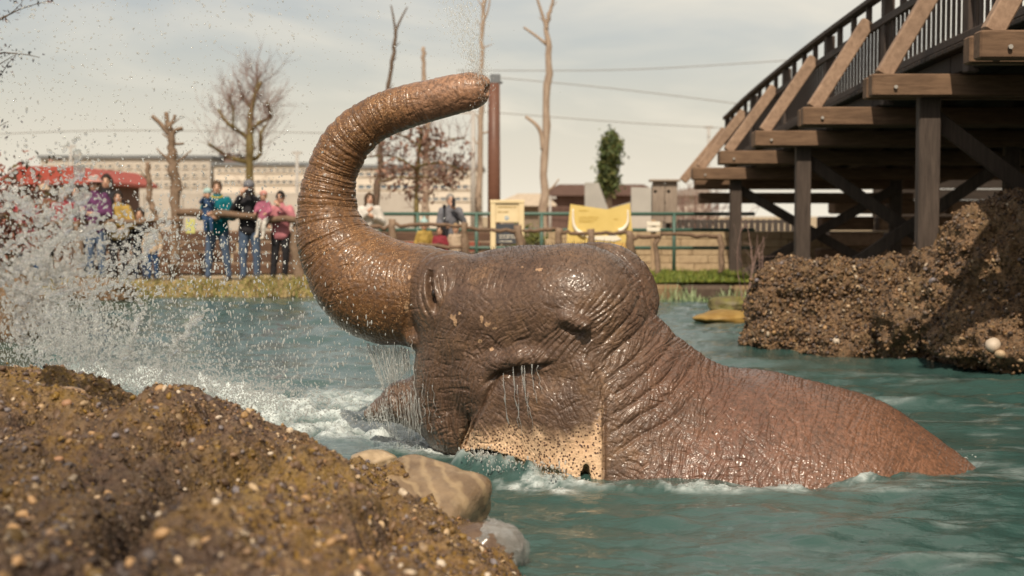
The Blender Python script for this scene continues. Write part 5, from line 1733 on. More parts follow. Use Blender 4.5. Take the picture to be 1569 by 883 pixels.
for y in (26, 23, 20, 17, 14, 11, 8.2):
    z = zb(y)
    for dy in (-.17, .17):                   # beams run in pairs either side of the post
        x0_ = xl(y) + (0.0 if dy < 0 else .03)
        bm_ = bpart('cross_beam', MB().box(((x0_ + XR + .55) / 2, y + dy, z - .108), (XR + .55 - x0_, .17, .215), bev=.015), M_BEAM)
        if dy < 0:
            o = bpy.data.objects.new('bolt', bolt_mesh); COL.objects.link(o)
            o.location = V((x0_ + .22, y + dy - .097, z - .13))
            o.parent = bm_
for y in (26, 20, 14, 8.2):
    z = zb(y)
    for xc in (4.08, 7.0, 10.1):
        bpart('post', MB().box((xc, y, (z - .6) / 2 - .05), (.21, .14, z + .5), bev=.012), M_BPOST)
    # crossed braces of each frame
    bpart('brace', MB().beam((4.10, y - .10, .25), (7.0, y - .10, z - .35), .06, .17), M_BPOST)
    bpart('brace', MB().beam((4.10, y + .11, z - .35), (7.0, y + .11, .25), .06, .17), M_BPOST)
# long stringers and planks
ys = np.arange(29.0, 5.0, -1.0)
for xc in (4.35, 5.2, 6.05, 6.9, 7.75, 8.6, 9.45, 10.3):
    for i in range(0, len(ys) - 3, 3):
        bpart('stringer', MB().beam((xc, ys[i], zb(ys[i]) + .10), (xc, ys[i + 3] + .01, zb(ys[i + 3]) + .10), .12, .19), M_DECK)
plank_mesh = MB().box((0, 0, 0), (XR - 4.18, .19, .05), bev=.008).mesh('deck_plank'); plank_mesh.materials.append(M_DECK)
y = 28.9
while y > 5.2:
    o = bpy.data.objects.new('deck_plank', plank_mesh); COL.objects.link(o)
    o.location = V(((XR + 4.18) / 2, y, zbs(y) + .225))
    o.rotation_euler = (-math.atan2(zb(y - .5) - zb(y + .5), 1.0), 0, 0)
    adopt(o, br)
    y -= .196
# railing on both sides
slat_mesh = MB().box((0, 0, .36), (.022, .066, .60), bev=.004).mesh('baluster'); slat_mesh.materials.append(M_RAILD)
for side, xr in ((0, 4.25), (1, 10.5)):
    yy = list(np.arange(28.4, 5.0, -.75))
    for a, b in zip(yy[:-1], yy[1:]):
        for dz, ww, hh, nm in ((1.25, .13, .06, 'handrail'), (.93, .05, .09, 'mid_rail'), (.31, .05, .08, 'bottom_rail')):
            if side and nm != 'handrail':
                continue
            bpart(nm, MB().beam((xr, a + .01, zbs(a) + dz), (xr, b, zbs(b) + dz), ww, hh, bev=.008), M_RAILD)
    for k, y in enumerate(np.arange(28.4, 5.0, -.75)):
        if k % 4 == 0:
            bpart('railing_post', MB().box((xr + .05, y, zbs(y) + .60), (.12, .16, 1.26), bev=.01), M_RAILD)
        elif side == 0:
            bpart('railing_post', MB().box((xr + .02, y, zbs(y) + 1.08), (.06, .09, .29), bev=.008), M_RAILD)
    y = 28.3
    while y > (5.2 if side == 0 else 18):
        o = bpy.data.objects.new('baluster', slat_mesh); COL.objects.link(o)
        o.location = V((xr + .045, y, zbs(y) + .25))
        adopt(o, br)
        y -= .165
# slanting struts from the beam ends to the railing
for y in (28.3, 26, 24.5, 23, 20, 17, 14, 11, 8.2):
    zz = zb(y)
    if y in (24.5,):
        continue
    bpart('strut', MB().beam((xl(y) + .16, y - .02, zz), (4.22, y - .02, zz + 1.02), .13, .16, bev=.012), M_STRUT)
# lower stack of beams at the far abutment
for k, zz in enumerate((1.98, 1.72)):
    bpart('abutment_beam', MB().box((5.5, 26.6 + .1 * k, zz), (4.2 - .2 * k, .22, .20), bev=.015), M_BEAM)
# plank wall of the far abutment
for k in range(9):
    bpart('abutment_plank', MB().box((11.4, 30.4 + .012 * (k % 2), .40 + .24 * k), (7.4, .10, .225), bev=.012), M_DECK)
# rough stacked stones and timber under the far right of the bridge
us = thing('timber_stack', 'sunlit stack of rough timbers seen between the posts under the bridge', 'timber', (8, 27.2, ZB))
for k in range(4):
    for j in range(3):
        adopt(MB().box((6.6 + 1.15 * j + .2 * (k % 2), 28.4 - .1 * k, ZB + .35 + .32 * k), (1.05, .4, .27), rz=.05 * (k - j), bev=.03).obj('timber', M_STRUT if (k + j) % 2 else M_BEAM), us)
# ---------------------------------------------------------------- people on the far bank
def cloth(name, c, var=0.25):
    m = Mat(name, rough=.8, spec=.25)
    n = m.noise(9, 4, .6)
    m.color(m.mix(m.ramp(n, [(.3, 0.0), (.7, 1.0)]), tuple(q * (1 - var) for q in c), tuple(min(1, q * (1 + var)) for q in c)))
    m.bump(m.noise(24, 3, .6), .35, .012)
    return m.m
M_SKIN = Mat('human_skin', rough=.5, spec=.4)
M_SKIN.color(M_SKIN.attr('tint', 'Color'))
M_SKIN = M_SKIN.m
HAIRM = {k: cloth('hair_' + k, c) for k, c in (('brown', (.06, .035, .02)), ('dark', (.02, .014, .011)), ('grey', (.22, .20, .18)), ('blond', (.32, .21, .10)))}
POSE = dict(hip=.92, legs=((-.10, 0, .48), (-.11, .02, .07), (.10, 0, .48), (.11, .02, .07)), arms=((-.26, .02, 1.12), (-.24, -.12, .88), (.26, .02, 1.12), (.24, -.12, .88)), head=(0, 0), lean=(0, 0))
def person(label, px, Y, H, top, legs, hair, rz=0.0, arms=None, legp=None, hat=None, hatm=None, z0=ZB, x=None, skin=(.48, .28, .19), shoes=(.035, .03, .03), extra=None, group='spectators on the far bank', bulk=1.0, trim=None, skirt=False, glasses=False, cat='person', child=False, longhair=False):
    k = H / 1.75
    X0 = at(px, 330, Y)[0] if x is None else x
    root = thing('person', label, cat, (X0, Y, z0), rz, group)
    P = dict(POSE)
    A = np.array(arms if arms is not None else P['arms'], float)
    Lg = np.array(legp if legp is not None else P['legs'], float)
    hs = 1.30 if child else 1.0                  # children carry larger heads
    sh = np.array([(-.175, .0, 1.42), (.175, .0, 1.42)])
    hipj = np.array([(-.095, 0, .90), (.095, 0, .90)])
    hc = np.array([0, -.015, 1.42 + .115 + .105 * hs])
    lo, hi = np.array([-.62, -.62, -.04]), np.array([.62, .40, 2.2])
    allp = np.concatenate([A, Lg, hc[None]])
    lo = np.minimum(allp.min(0) - .22, [-.36, -.28, -.03]); hi = np.maximum(allp.max(0) + .24, [.36, .26, 1.0])
    # body: one continuous surface
    f = Field(lo, hi, .017)
    f.ell((0, .0, 1.20), (.165, .105, .30), .03)
    f.ell((0, .005, .95), (.16, .11, .14), .05)
    f.cone((0, .0, 1.38), (0, -.005, 1.56), .062, .055, .03)
    f.ell(hc, (.076 * hs, .094 * hs, .116 * hs), .012)
    f.ell(hc + np.array([0, -.03, -.07]) * hs, (.052 * hs, .058 * hs, .05 * hs), .03)
    f.cone(hc + np.array([0, -.088, .012]) * hs, hc + np.array([0, -.106, -.025]) * hs, .010 * hs, .016 * hs, .012)
    for s in (-1, 1):
        f.ell(hc + np.array([s * .078, .01, -.01]) * hs, (.016, .026, .034), .008)
    for i in (0, 1):
        e, h_ = A[2 * i], A[2 * i + 1]
        f.cone(sh[i], e, .052, .043, .03); f.cone(e, h_, .042, .028, .01)
        d = h_ - e; d /= np.linalg.norm(d) + 1e-9
        sd = np.cross(d, [0, 1, .2]); sd /= np.linalg.norm(sd) + 1e-9
        nn_ = np.cross(sd, d)
        pc = h_ + d * .045
        f.cone(h_ + d * .01, h_ + d * .08, .031, .037, .012)
        for q, ln in ((-1.5, .055), (-.5, .075), (.5, .08), (1.5, .065)):
            b = h_ + d * .09 + sd * q * .021
            f.cone(b, b + d * ln * .6 + nn_ * .012, .012, .011, .004)
            f.cone(b + d * ln * .6 + nn_ * .012, b + d * ln * .8 + nn_ * .038, .011, .0095, .003)
        f.cone(h_ + d * .035 + sd * .03, h_ + d * .075 + sd * .066 + nn_ * .01, .015, .012, .006)
        kn, an = Lg[2 * i], Lg[2 * i + 1]
        f.cone(hipj[i], kn, .085, .056, .03); f.cone(kn, an, .054, .036, .012)
        f.cone(an + np.array([0, .02, -.035]), an + np.array([0, -.13, -.045]), .036, .03, .02)
    v, q = f.surf()
    v = relax(v, q, 1)
    t = np.tile(np.array(skin), (len(v), 1))
    lv = (v - hc) / hs
    front = lv[:, 1] < -.05
    for s in (-1, 1):
        t[front & (np.hypot(lv[:, 0] - s * .033, lv[:, 2] - .014) < .014)] = (.03, .02, .015)
        t[front & (np.hypot((lv[:, 0] - s * .033) * .6, (lv[:, 2] - .036) * 1.8) < .013)] = (.12, .07, .04)
    t[front & (np.hypot(lv[:, 0] * .5, (lv[:, 2] + .062) * 1.4) < .014)] = (.33, .11, .09)
    ms = np_mesh('body', v * k, q)
    attr(ms, 'tint', t)
    link('body', ms, M_SKIN, root)
    # jacket or sweater with sleeves
    b = bulk
    f = Field(lo, hi, .021)
    f.ell((0, .0, 1.19), (.195 * b, .14 * b, .30), .03)
    f.ell((0, .005, .93), (.195 * b, .145 * b, .17), .06)
    f.ell((0, .005, 1.39), (.185, .10, .075), .06)
    f.cone((0, .0, 1.40), (0, -.005, 1.50), .088, .078, .04)
    for i in (0, 1):
        e, h_ = A[2 * i], A[2 * i + 1]
        f.cone(sh[i], e, .076 * b, .066 * b, .04); f.cone(e, e + (h_ - e) * .93, .065 * b, .048 * b, .012)
    if skirt:
        f.cone((0, 0, .95), (0, 0, .62), .15, .19, .05)
    # hem
    sl, X, Yv, Z = f.sub(f.lo, f.lo + f.h * (f.n - 1))
    dlim = .80 if not skirt else .55
    f.F = np.where((np.abs(X) < .24) & (np.abs(Yv) < .2), np.maximum(f.F, dlim - Z), f.F).astype(np.float32)
    v, q = f.surf()
    v = relax(v, q, 1)
    n_ = normals(v, q)
    v = v + n_ * (.010 * fbm(v, 9, 3, int(px) + 3))[:, None]
    jo = link('jacket', np_mesh('jacket', v * k, q), top, root)
    if trim is not None:
        o = link('collar', MB().tube([(.085 * math.cos(a) * k, (-.005 + .075 * math.sin(a)) * k, (1.485 + .02 * math.sin(a)) * k) for a in np.linspace(0, 6.28, 18)], .022 * k, 6, cap=False).mesh('collar', True), trim, root)
    # trousers
    f = Field(lo, hi, .021)
    f.ell((0, .005, .93), (.172, .125, .13), .05)
    for i in (0, 1):
        kn, an = Lg[2 * i], Lg[2 * i + 1]
        f.cone(hipj[i], kn, .104, .074, .03); f.cone(kn, an + (kn - an) * .04, .073, .055, .012)
    v, q = f.surf()
    v = relax(v, q, 1)
    v = v + normals(v, q) * (.008 * fbm(v, 10, 3, int(px) + 5))[:, None]
    link('trousers', np_mesh('trousers', v * k, q), legs, root)
    for i in (0, 1):
        an = Lg[2 * i + 1]
        f = Field(an + np.array([-.08, -.24, -.12]), an + np.array([.08, .11, .06]), .016)
        f.cone(an + np.array([0, .025, -.028]), an + np.array([0, -.15, -.042]), .050, .042, .02)
        v, q = f.surf()
        v[:, 2] = np.maximum(v[:, 2], an[2] - .078)
        link('shoe', np_mesh('shoe', v * k, q), cloth('shoe_leather', shoes), root)
    # hair as a cap that leaves the face free
    f = Field(hc - .27 * hs, hc + .27 * hs, .015)
    f.ell(hc + np.array([0, .016, .022]) * hs, (.090 * hs, .102 * hs, .118 * hs), .01)
    if longhair:
        f.cone(hc + np.array([0, .055, 0]), hc + np.array([0, .07, -.20]), .085, .07, .04)
        for s in (-1, 1):
            f.cone(hc + np.array([s * .075, .01, .02]), hc + np.array([s * .085, .0, -.16]), .035, .03, .03)
    f.ell(hc + np.array([0, -.115, -.055]) * hs, (.074 * hs, .10 * hs, .115 * hs), .01, op='cut')
    v, q = f.surf()
    v = relax(v, q, 1)
    v = v + normals(v, q) * (.005 * fbm(v, 40, 2, 4))[:, None]
    link('hair', np_mesh('hair', v * k, q), HAIRM[hair], root)
    if hat:
        f = Field(hc - .32 * hs, hc + .34 * hs, .015)
        f.ell(hc + np.array([0, .012, .055]) * hs, (.102 * hs, .116 * hs, .105 * hs), .01)
        sl, X, Yv, Z = f.sub(f.lo, f.lo + f.h * (f.n - 1))
        f.F = np.maximum(f.F, (hc[2] + .035 * hs) - Z + .25 * (Yv - hc[1])).astype(np.float32)
        if hat == 'bobble':
            f.ell(hc + np.array([0, .012, .18]) * hs, (.042, .042, .042), .01)
        if hat == 'brim':
            f.ell(hc + np.array([0, .0, .045]) * hs, (.17 * hs, .18 * hs, .02), .02)
        v, q = f.surf()
        link('hat', np_mesh('hat', relax(v, q, 1) * k, q), hatm, root)
    if glasses:
        mb = MB()
        for s in (-1, 1):
            mb.tube([(s * .036, -.104, hc[2] + .014), (s * .036, -.112, hc[2] + .014)], .029, 10)
        mb.beam((-.08, -.10, hc[2] + .02), (.08, -.10, hc[2] + .02), .012, .012, bev=.002)
        for p_ in mb.v:
            p_ *= k
        link('sunglasses', mb.mesh('sunglasses'), M_LENS, root)
    return root
M_LENS = Mat('dark_lens', rough=.1, base=(.012, .01, .012)).m
M_JEAN = cloth('blue_denim', (.065, .095, .15))
M_DJEAN = cloth('dark_denim', (.03, .042, .075))
M_BLACK = cloth('black_cloth', (.018, .017, .020))
M_TEAL = cloth('teal_nylon', (.0, .11, .14))
M_YELC = cloth('yellow_nylon', (.42, .34, .03))
M_NAVY = cloth('navy_cloth', (.025, .055, .12))
M_PINK = cloth('pink_nylon', (.40, .15, .17))
M_PINKF = cloth('pink_pattern', (.27, .085, .13), .5)
M_WHC = cloth('white_knit', (.46, .43, .39))
M_GRY = cloth('grey_cloth', (.12, .12, .135))
M_PURP = cloth('purple_nylon', (.085, .025, .075), .5)
M_REDC = cloth('red_nylon', (.20, .025, .035))
M_CRM = cloth('cream_cloth', (.38, .29, .21))
M_MUST = cloth('mustard_cloth', (.30, .20, .05))
M_ORGC = cloth('orange_knit', (.36, .10, .05))
M_PALEH = cloth('pale_teal_knit', (.30, .42, .40))
M_ROSE = cloth('rose_knit', (.42, .20, .17))
M_BRWN = cloth('brown_cloth', (.14, .075, .045))
SIT = ((-.09, -.22, .80), (-.10, -.26, .44), (.09, -.22, .80), (.10, -.26, .44))
person('man in a teal jacket with yellow collar and jeans carrying a small child', 333, 25.05, 1.74, M_TEAL, M_JEAN, 'brown', .15, arms=((-.28, -.02, 1.13), (-.16, -.27, 1.16), (.27, -.03, 1.12), (.04, -.27, 1.12)), legp=((-.15, 0, .48), (-.17, .02, .07), (.14, 0, .48), (.19, .02, .07)), trim=M_YELC)
kx = 1.0 / (0.95 / 1.75)
person('small child in a navy jacket and pale hat held up by the man in teal', 318, 24.76, .92, M_NAVY, M_NAVY, 'brown', .3, arms=((-.22, -.18, 1.40), (-.14, -.36, 1.56), (.15, -.24, 1.36), (.02, -.38, 1.52)), legp=SIT, hat='cap', hatm=M_PALEH, z0=ZB + .64, child=True)
cman = person('man in a black jacket and grey beanie holding a camera to his face', 382, 25.0, 1.73, M_BLACK, M_JEAN, 'grey', 0.0, arms=((-.29, -.08, 1.22), (-.09, -.26, 1.52), (.29, -.08, 1.22), (.09, -.26, 1.52)), legp=((-.11, 0, .48), (-.12, .02, .07), (.12, 0, .48), (.13, .02, .07)), hat='cap', hatm=M_GRY)
cx_ = at(382, 330, 24.70)[0]
cam_t = thing('camera', 'small black camera held at the face of the man in black', 'camera', (cx_, 24.71, ZB + 1.56))
mb = MB().box((0, 0, .0), (.14, .06, .09), bev=.012).box((0, .0, .055), (.05, .05, .03), bev=.008)
mb.obj('body', M_LENS, cam_t)
MB().tube([(0, -.03, 0), (0, -.10, 0)], [.037, .04], 12).obj('lens', M_LENS, cam_t)
person('woman in a pink jacket, sunglasses and black trousers holding a toddler', 430, 25.0, 1.56, M_PINK, M_BLACK, 'dark', -.1, arms=((-.27, -.06, 1.14), (-.18, -.28, 1.08), (.27, -.10, 1.24), (.06, -.26, 1.46)), legp=((-.12, 0, .48), (-.17, .02, .07), (.10, 0, .48), (.07, .02, .07)), glasses=True)
person('toddler in patterned pink jacket and white tights carried by the woman in pink', 404, 24.72, .90, M_PINKF, M_WHC, 'blond', -.2, arms=((-.26, -.08, 1.16), (-.20, -.28, 1.10), (.26, -.08, 1.16), (.20, -.26, 1.10)), legp=((-.10, -.20, .76), (-.16, -.24, .34), (.10, -.20, .74), (.06, -.24, .30)), hat='cap', hatm=M_ROSE, z0=ZB + .62, child=True, shoes=(.6, .52, .42))
person('dark haired woman in a white sweater standing inside the trunk curve', 566, 26.2, 1.55, M_WHC, M_DJEAN, 'brown', .35, arms=((-.25, -.08, 1.18), (-.10, -.26, 1.36), (.27, -.06, 1.14), (.02, -.27, 1.26)), longhair=True, bulk=1.15)
person('balding man in a dark jacket raising a phone beside a black monopod', 690, 26.2, 1.55, M_GRY, M_BLACK, 'grey', .2, arms=((-.25, -.06, 1.14), (-.16, -.26, 1.10), (.25, -.14, 1.20), (.05, -.25, 1.46)), z0=ZB - .02)
ph = thing('phone', 'dark phone held up by the balding man', 'phone', (at(695, 330, 25.9)[0], 25.93, ZB + 1.38))
MB().box((0, 0, 0), (.07, .012, .14), bev=.004).obj('case', M_LENS, ph)
MB().box((0, .0085, 0), (.06, .004, .125), bev=.001).obj('screen', M_GLASS, ph)
mo = thing('monopod', 'thin black monopod standing before the balding man', 'monopod', (at(681, 330, 25.8)[0], 25.8, ZB))
MB().tube([(0, 0, 0), (0, 0, .8), (0, 0, 1.28)], [.02, .022, .028], 8).obj('leg', M_LENS, mo, True)
MB().box((0, 0, 1.31), (.07, .06, .07), bev=.01).obj('head', M_LENS, mo)
person('child in a pale teal knitted hat and yellow jacket behind the log fence', 650, 25.9, 1.02, M_MUST, M_DJEAN, 'brown', .2, hat='bobble', hatm=M_PALEH, child=True)
person('child in a red jacket crouched behind the log fence near the monopod', 674, 25.6, .92, M_REDC, M_BLACK, 'dark', -.2, child=True)
person('dark haired child in a cream top beside the balding man', 698, 25.7, .95, M_CRM, M_DJEAN, 'blond', .1, child=True)
person('person in a yellow jacket and black vest leaning on the rail at the left', 181, 25.0, 1.56, M_MUST, M_BLACK, 'dark', .25, arms=((-.27, -.12, 1.12), (-.14, -.34, 1.06), (.29, -.10, 1.10), (.10, -.34, 1.02)), bulk=1.1)
person('person in a purple jacket and jeans with a rose pink hat', 146, 24.85, 1.80, M_PURP, M_JEAN, 'brown', -.15, arms=((-.27, -.05, 1.13), (-.12, -.27, 1.18), (.27, -.04, 1.14), (.12, -.27, 1.14)), hat='brim', hatm=M_ROSE, bulk=1.15)
person('tall dark haired person in black behind the purple jacket', 164, 26.0, 1.88, M_BLACK, M_BLACK, 'dark', .1, longhair=True)
person('person in a red jacket under the red roof on the left', 98, 25.6, 1.62, M_REDC, M_BRWN, 'blond', .1, arms=((-.26, -.04, 1.12), (-.10, -.27, 1.10), (.26, -.04, 1.12), (.10, -.27, 1.14)))
person('person in a cream hat and dark coat at the left of the crowd', 68, 25.9, 1.68, M_BRWN, M_BLACK, 'grey', .2, hat='brim', hatm=M_CRM)
person('person in a grey coat between the red and the purple jackets', 118, 26.2, 1.70, M_GRY, M_JEAN, 'dark', -.1)
person('person in a rust red coat at the left edge of the crowd', 40, 25.4, 1.55, M_REDC, M_DJEAN, 'dark', .2, skirt=True)
person('dark clothed child standing right of the yellow jacket', 214, 25.3, 1.22, M_BLACK, M_DJEAN, 'dark', .1, child=True)
person('small child in cream with an orange hat before the pollarded tree', 233, 24.9, 1.02, M_CRM, M_NAVY, 'blond', .0, hat='cap', hatm=M_ORGC, child=True)
person('small child in a brown coat crouching low at the bank behind the splash', 60, 24.9, .95, M_BRWN, M_NAVY, 'brown', .1, child=True, hat='cap', hatm=M_REDC)
# ---------------------------------------------------------------- splashing water
def water_mat(name, white, alpha, rough=.05, tint=(.84, .85, .82)):
    m = Mat(name)
    t = m.t
    for n in list(t.nodes):
        if n.type == 'BSDF_PRINCIPLED':
            t.nodes.remove(n)
    gl = t.nodes.new('ShaderNodeBsdfGlass'); gl.inputs['IOR'].default_value = 1.33; gl.inputs['Roughness'].default_value = rough
    df = t.nodes.new('ShaderNodeBsdfDiffuse'); df.inputs['Color'].default_value = (*tint, 1)
    tl = t.nodes.new('ShaderNodeBsdfTranslucent'); tl.inputs['Color'].default_value = (*tint, 1)
    tr = t.nodes.new('ShaderNodeBsdfTransparent')
    m1, m2, m3 = (t.nodes.new('ShaderNodeMixShader') for _ in range(3))
    m1.inputs[0].default_value = .45
    t.links.new(df.outputs[0], m1.inputs[1]); t.links.new(tl.outputs[0], m1.inputs[2])
    m2.inputs[0].default_value = white
    t.links.new(gl.outputs[0], m2.inputs[1]); t.links.new(m1.outputs[0], m2.inputs[2])
    m3.inputs[0].default_value = alpha
    t.links.new(m2.outputs[0], m3.inputs[1]); t.links.new(tr.outputs[0], m3.inputs[2])
    t.links.new(m3.outputs[0], m.out.inputs['Surface'])
    return m.m
M_DROP = water_mat('clear_drops', .5, .12)
M_SKYD = water_mat('sky_drops', .5, .4)
M_SPRAY = water_mat('white_spray', .48, .46)
M_STRAND = water_mat('torn_water', .30, .42, .08)
M_VEIL = water_mat('falling_water', .6, .42)
M_THIN = water_mat('thin_water', .35, .72, .15)
M_FILM = water_mat('water_film', .30, .50, .1)
M_JET = water_mat('fine_spray', .7, .65)
M_SHEET = water_mat('water_sheet', .42, .38, .12)
srng = np.random.default_rng(99)
def pxpts(px, py, Y):
    d = CF[None] + CR[None] * ((px - 784.5) / F)[:, None] + CU[None] * ((441.5 - py) / F)[:, None]
    return CC + d * (Y / d[:, 1])[:, None]
def drops(name, label, groups, mat, level, stretch_dir=None):
    """groups: (points, radii, stretch vectors)"""
    pts = np.concatenate([g[0] for g in groups]); rad = np.concatenate([g[1] for g in groups])
    st = np.concatenate([g[2] for g in groups])
    ok = pts[:, 2] > 0.0
    pts, rad, st = pts[ok], rad[ok], st[ok]
    bv, bf = ICO[level]
    n = len(pts)
    v = bv[None] * (1 + .06 * srng.standard_normal((n, len(bv), 1)).clip(-1.5, 1.5))
    ln = np.linalg.norm(st, axis=1, keepdims=True) + 1e-9
    dirn = st / ln
    v = v + (v @ dirn[:, :, None]) * dirn[:, None, :] * ln[:, None]        # drawn out along its flight
    v = v * rad[:, None, None] + pts[:, None]
    f = (bf[None] + (np.arange(n) * len(bv))[:, None, None]).reshape(-1, 3)
    o = stuff(link(name, np_mesh(name, v.reshape(-1, 3), f), mat))
    o['label'] = label; o['category'] = 'water spray'
    return o
def cloud(n, cx, cy, sx, sy, y0, y1, r0, r1, st=(0, 0, .3), tilt=0.0, pw=2.5):
    a, b = srng.standard_normal(n) * sx, srng.standard_normal(n) * sy
    px = cx + a * math.cos(tilt) - b * math.sin(tilt); py = cy + a * math.sin(tilt) + b * math.cos(tilt)
    p = pxpts(px, py, srng.uniform(y0, y1, n))
    r = r0 + (r1 - r0) * srng.random(n) ** pw
    s = np.array(st)[None] * srng.uniform(.2, 1.3, (n, 1)) + srng.normal(0, .55, (n, 3)) * srng.random((n, 1))
    return p, r, s
def flight(g, gain):
    p, r, s = g
    d = p - np.array([-2.35, 7.2, 0.2])
    d /= np.linalg.norm(d, axis=1)[:, None]
    return p, r, d * gain * srng.uniform(.2, 1.6, (len(p), 1)) + s * .4
# strands of water torn up by the trunk, with drops strung along them
strands = [([(-20, 405), (30, 372), (75, 330), (112, 275), (122, 235)], .030), ([(-10, 428), (40, 400), (70, 380), (105, 340), (128, 300)], .022), ([(8, 300), (30, 308), (52, 322), (62, 345)], .018), ([(22, 412), (60, 402), (95, 376), (140, 352), (190, 348)], .024),
           ([(20, 420), (32, 455), (26, 480), (40, 510)], .022), ([(55, 500), (85, 455), (120, 430), (165, 405), (230, 372), (262, 330)], .022), ([(30, 480), (60, 430), (90, 415), (130, 400)], .026), ([(160, 440), (190, 425), (225, 380), (238, 350)], .016),
           ([(60, 560), (66, 500), (78, 470), (74, 440)], .035), ([(100, 560), (104, 500), (96, 460), (108, 430)], .034), ([(140, 560), (150, 510), (138, 470), (152, 440)], .03), ([(185, 570), (200, 520), (214, 480), (212, 455)], .026), ([(250, 580), (262, 540), (290, 505), (300, 480)], .022)]
sgroups = []
sparts = []
for grp, lo_, hi_, yr in ((strands[:7], (-2.7, 4.8, .3), (-1.0, 6.3, 2.0), (5.2, 5.8)), (strands[7:], (-3.2, 6.2, .02), (-1.2, 8.2, 2.0), (6.7, 7.3))):
    sf = Field(lo_, hi_, .012)
    for pts, r in grp:
        Yc = srng.uniform(*yr)
        t = np.linspace(0, len(pts) - 1, 30)
        P = catmull(np.array(pts, float), t)
        W3 = pxpts(P[:, 0], P[:, 1], np.full(30, Yc) + .08 * np.sin(t * 2 + r * 100))
        W3 = W3 + .010 * srng.standard_normal(W3.shape)
        rr = r * .42 * Yc / 7.0 * (0.35 + .95 * srng.random(30) ** 1.4) * np.interp(np.linspace(0, 1, 30), [0, .15, .8, 1], [.8, 1, .75, .25])
        for i in range(29):
            if srng.random() < .9:
                sf.cone(W3[i], W3[i + 1], max(rr[i], .007), max(rr[i + 1], .007), .02)
            if srng.random() < .22:              # side threads flung off the strand
                d_ = srng.normal(0, 1, 3) * np.array([1, .5, 1]); d_ /= np.linalg.norm(d_)
                sf.cone(W3[i], W3[i] + d_ * srng.uniform(.03, .10), max(rr[i] * .6, .007), .004, .02)
        nd = int(30 * 11)
        k = srng.integers(0, 30, nd)
        sgroups.append((W3[k] + srng.standard_normal((nd, 3)) * .05, .0018 + .008 * srng.random(nd) ** 3, srng.normal(0, .6, (nd, 3))))
    v, q = sf.surf()
    v = relax(v, q, 1)
    v = v + normals(v, q) * (.010 * fbm(v, 24, 3, 14))[:, None]
    sparts.append((v, q))
v = np.concatenate([sparts[0][0], sparts[1][0]]); q = np.concatenate([sparts[0][1], sparts[1][1] + len(sparts[0][0])])
o = stuff(link('water_strands', np_mesh('water_strands', v, q), M_STRAND))
o['label'] = 'torn white strands of splashing water flying up at the left edge'; o['category'] = 'splash'
drops('splash_drops', 'dense white drops of the big splash before the crowd on the left',
      sgroups + [flight(g_, 1.3) for g_ in (cloud(1000, 85, 405, 85, 55, 4.8, 6.0, .0014, .007, pw=3.5), cloud(500, 60, 370, 70, 75, 4.8, 6.2, .0014, .008, pw=4), cloud(650, 80, 415, 85, 50, 6.6, 8.0, .0018, .008, pw=4), cloud(900, 215, 400, 70, 50, 9, 13, .003, .010, pw=3))], M_SPRAY, 0)
drops('splash_mist', 'white foaming spray rising along the mossy rock on the left',
      [cloud(6500, 130, 535, 55, 40, 6.5, 8.2, .0014, .0055, (0, 0, 1.2)), cloud(2200, 65, 515, 45, 32, 6.5, 8.0, .0014, .0055, (0, 0, 1.2)), cloud(5200, 255, 580, 75, 22, 6.3, 7.6, .0014, .005, (0, 0, .8)), cloud(1800, 380, 605, 65, 18, 6.3, 7.4, .002, .006), cloud(900, 480, 630, 60, 18, 6.4, 7.4, .0018, .005)], M_SPRAY, 0)
a = []
n = 2000
px = srng.uniform(-20, 480, n); py = 330 * (1 - srng.random(n) ** .8) - 10
keep = srng.random(n) < (1 - .65 * np.clip(px / 480, 0, 1))
a.append((pxpts(px[keep], py[keep], srng.uniform(5.8, 9.5, keep.sum())), .0018 + .0036 * srng.random(keep.sum()) ** 2.5, srng.normal(0, .5, (keep.sum(), 3)) + np.array([-.25, 0, .25])))
a.append(cloud(500, 340, 260, 90, 80, 6.5, 9, .002, .005))
a.append(cloud(260, 560, 60, 90, 40, 7, 9, .0018, .0032, (-.8, 0, .4)))
drops('flying_drops', 'small water drops scattered over the sky on the left', a, M_SKYD, 1)
a = [cloud(560, 330, 500, 110, 45, 6.6, 9.5, .0022, .0045, (0, 0, 2.6)), cloud(300, 600, 590, 26, 36, 8.2, 8.6, .0012, .004, (0, 0, 1.8)), cloud(260, 480, 530, 60, 40, 7, 9, .0022, .0042, (0, 0, 2.8)), cloud(520, 330, 390, 70, 45, 6.6, 9.5, .0022, .0055, (0, 0, 1.2))]
drops('falling_drops', 'long drops raining down on the pond before the bank', a, M_DROP, 1)
# jet of spray leaving the trunk tip
n = 1500
t = srng.random(n)
jx = 735 - 30 * t + srng.standard_normal(n) * (6 + 14 * t); jy = 128 - 130 * t + srng.normal(0, 6, n)
jr = .0012 + .0028 * srng.random(n) ** 2
drops('trunk_spray', 'fine spray of water blown upward from the trunk tip', [(pxpts(jx, jy, srng.uniform(8.38, 8.62, n)), jr, np.array([[-.3, 0, 2.2]]) * srng.uniform(.4, 1.4, (n, 1)))] + [cloud(200, 742, 140, 10, 22, 8.3, 8.6, .0012, .003, (.3, 0, 1.6))], M_JET, 0)
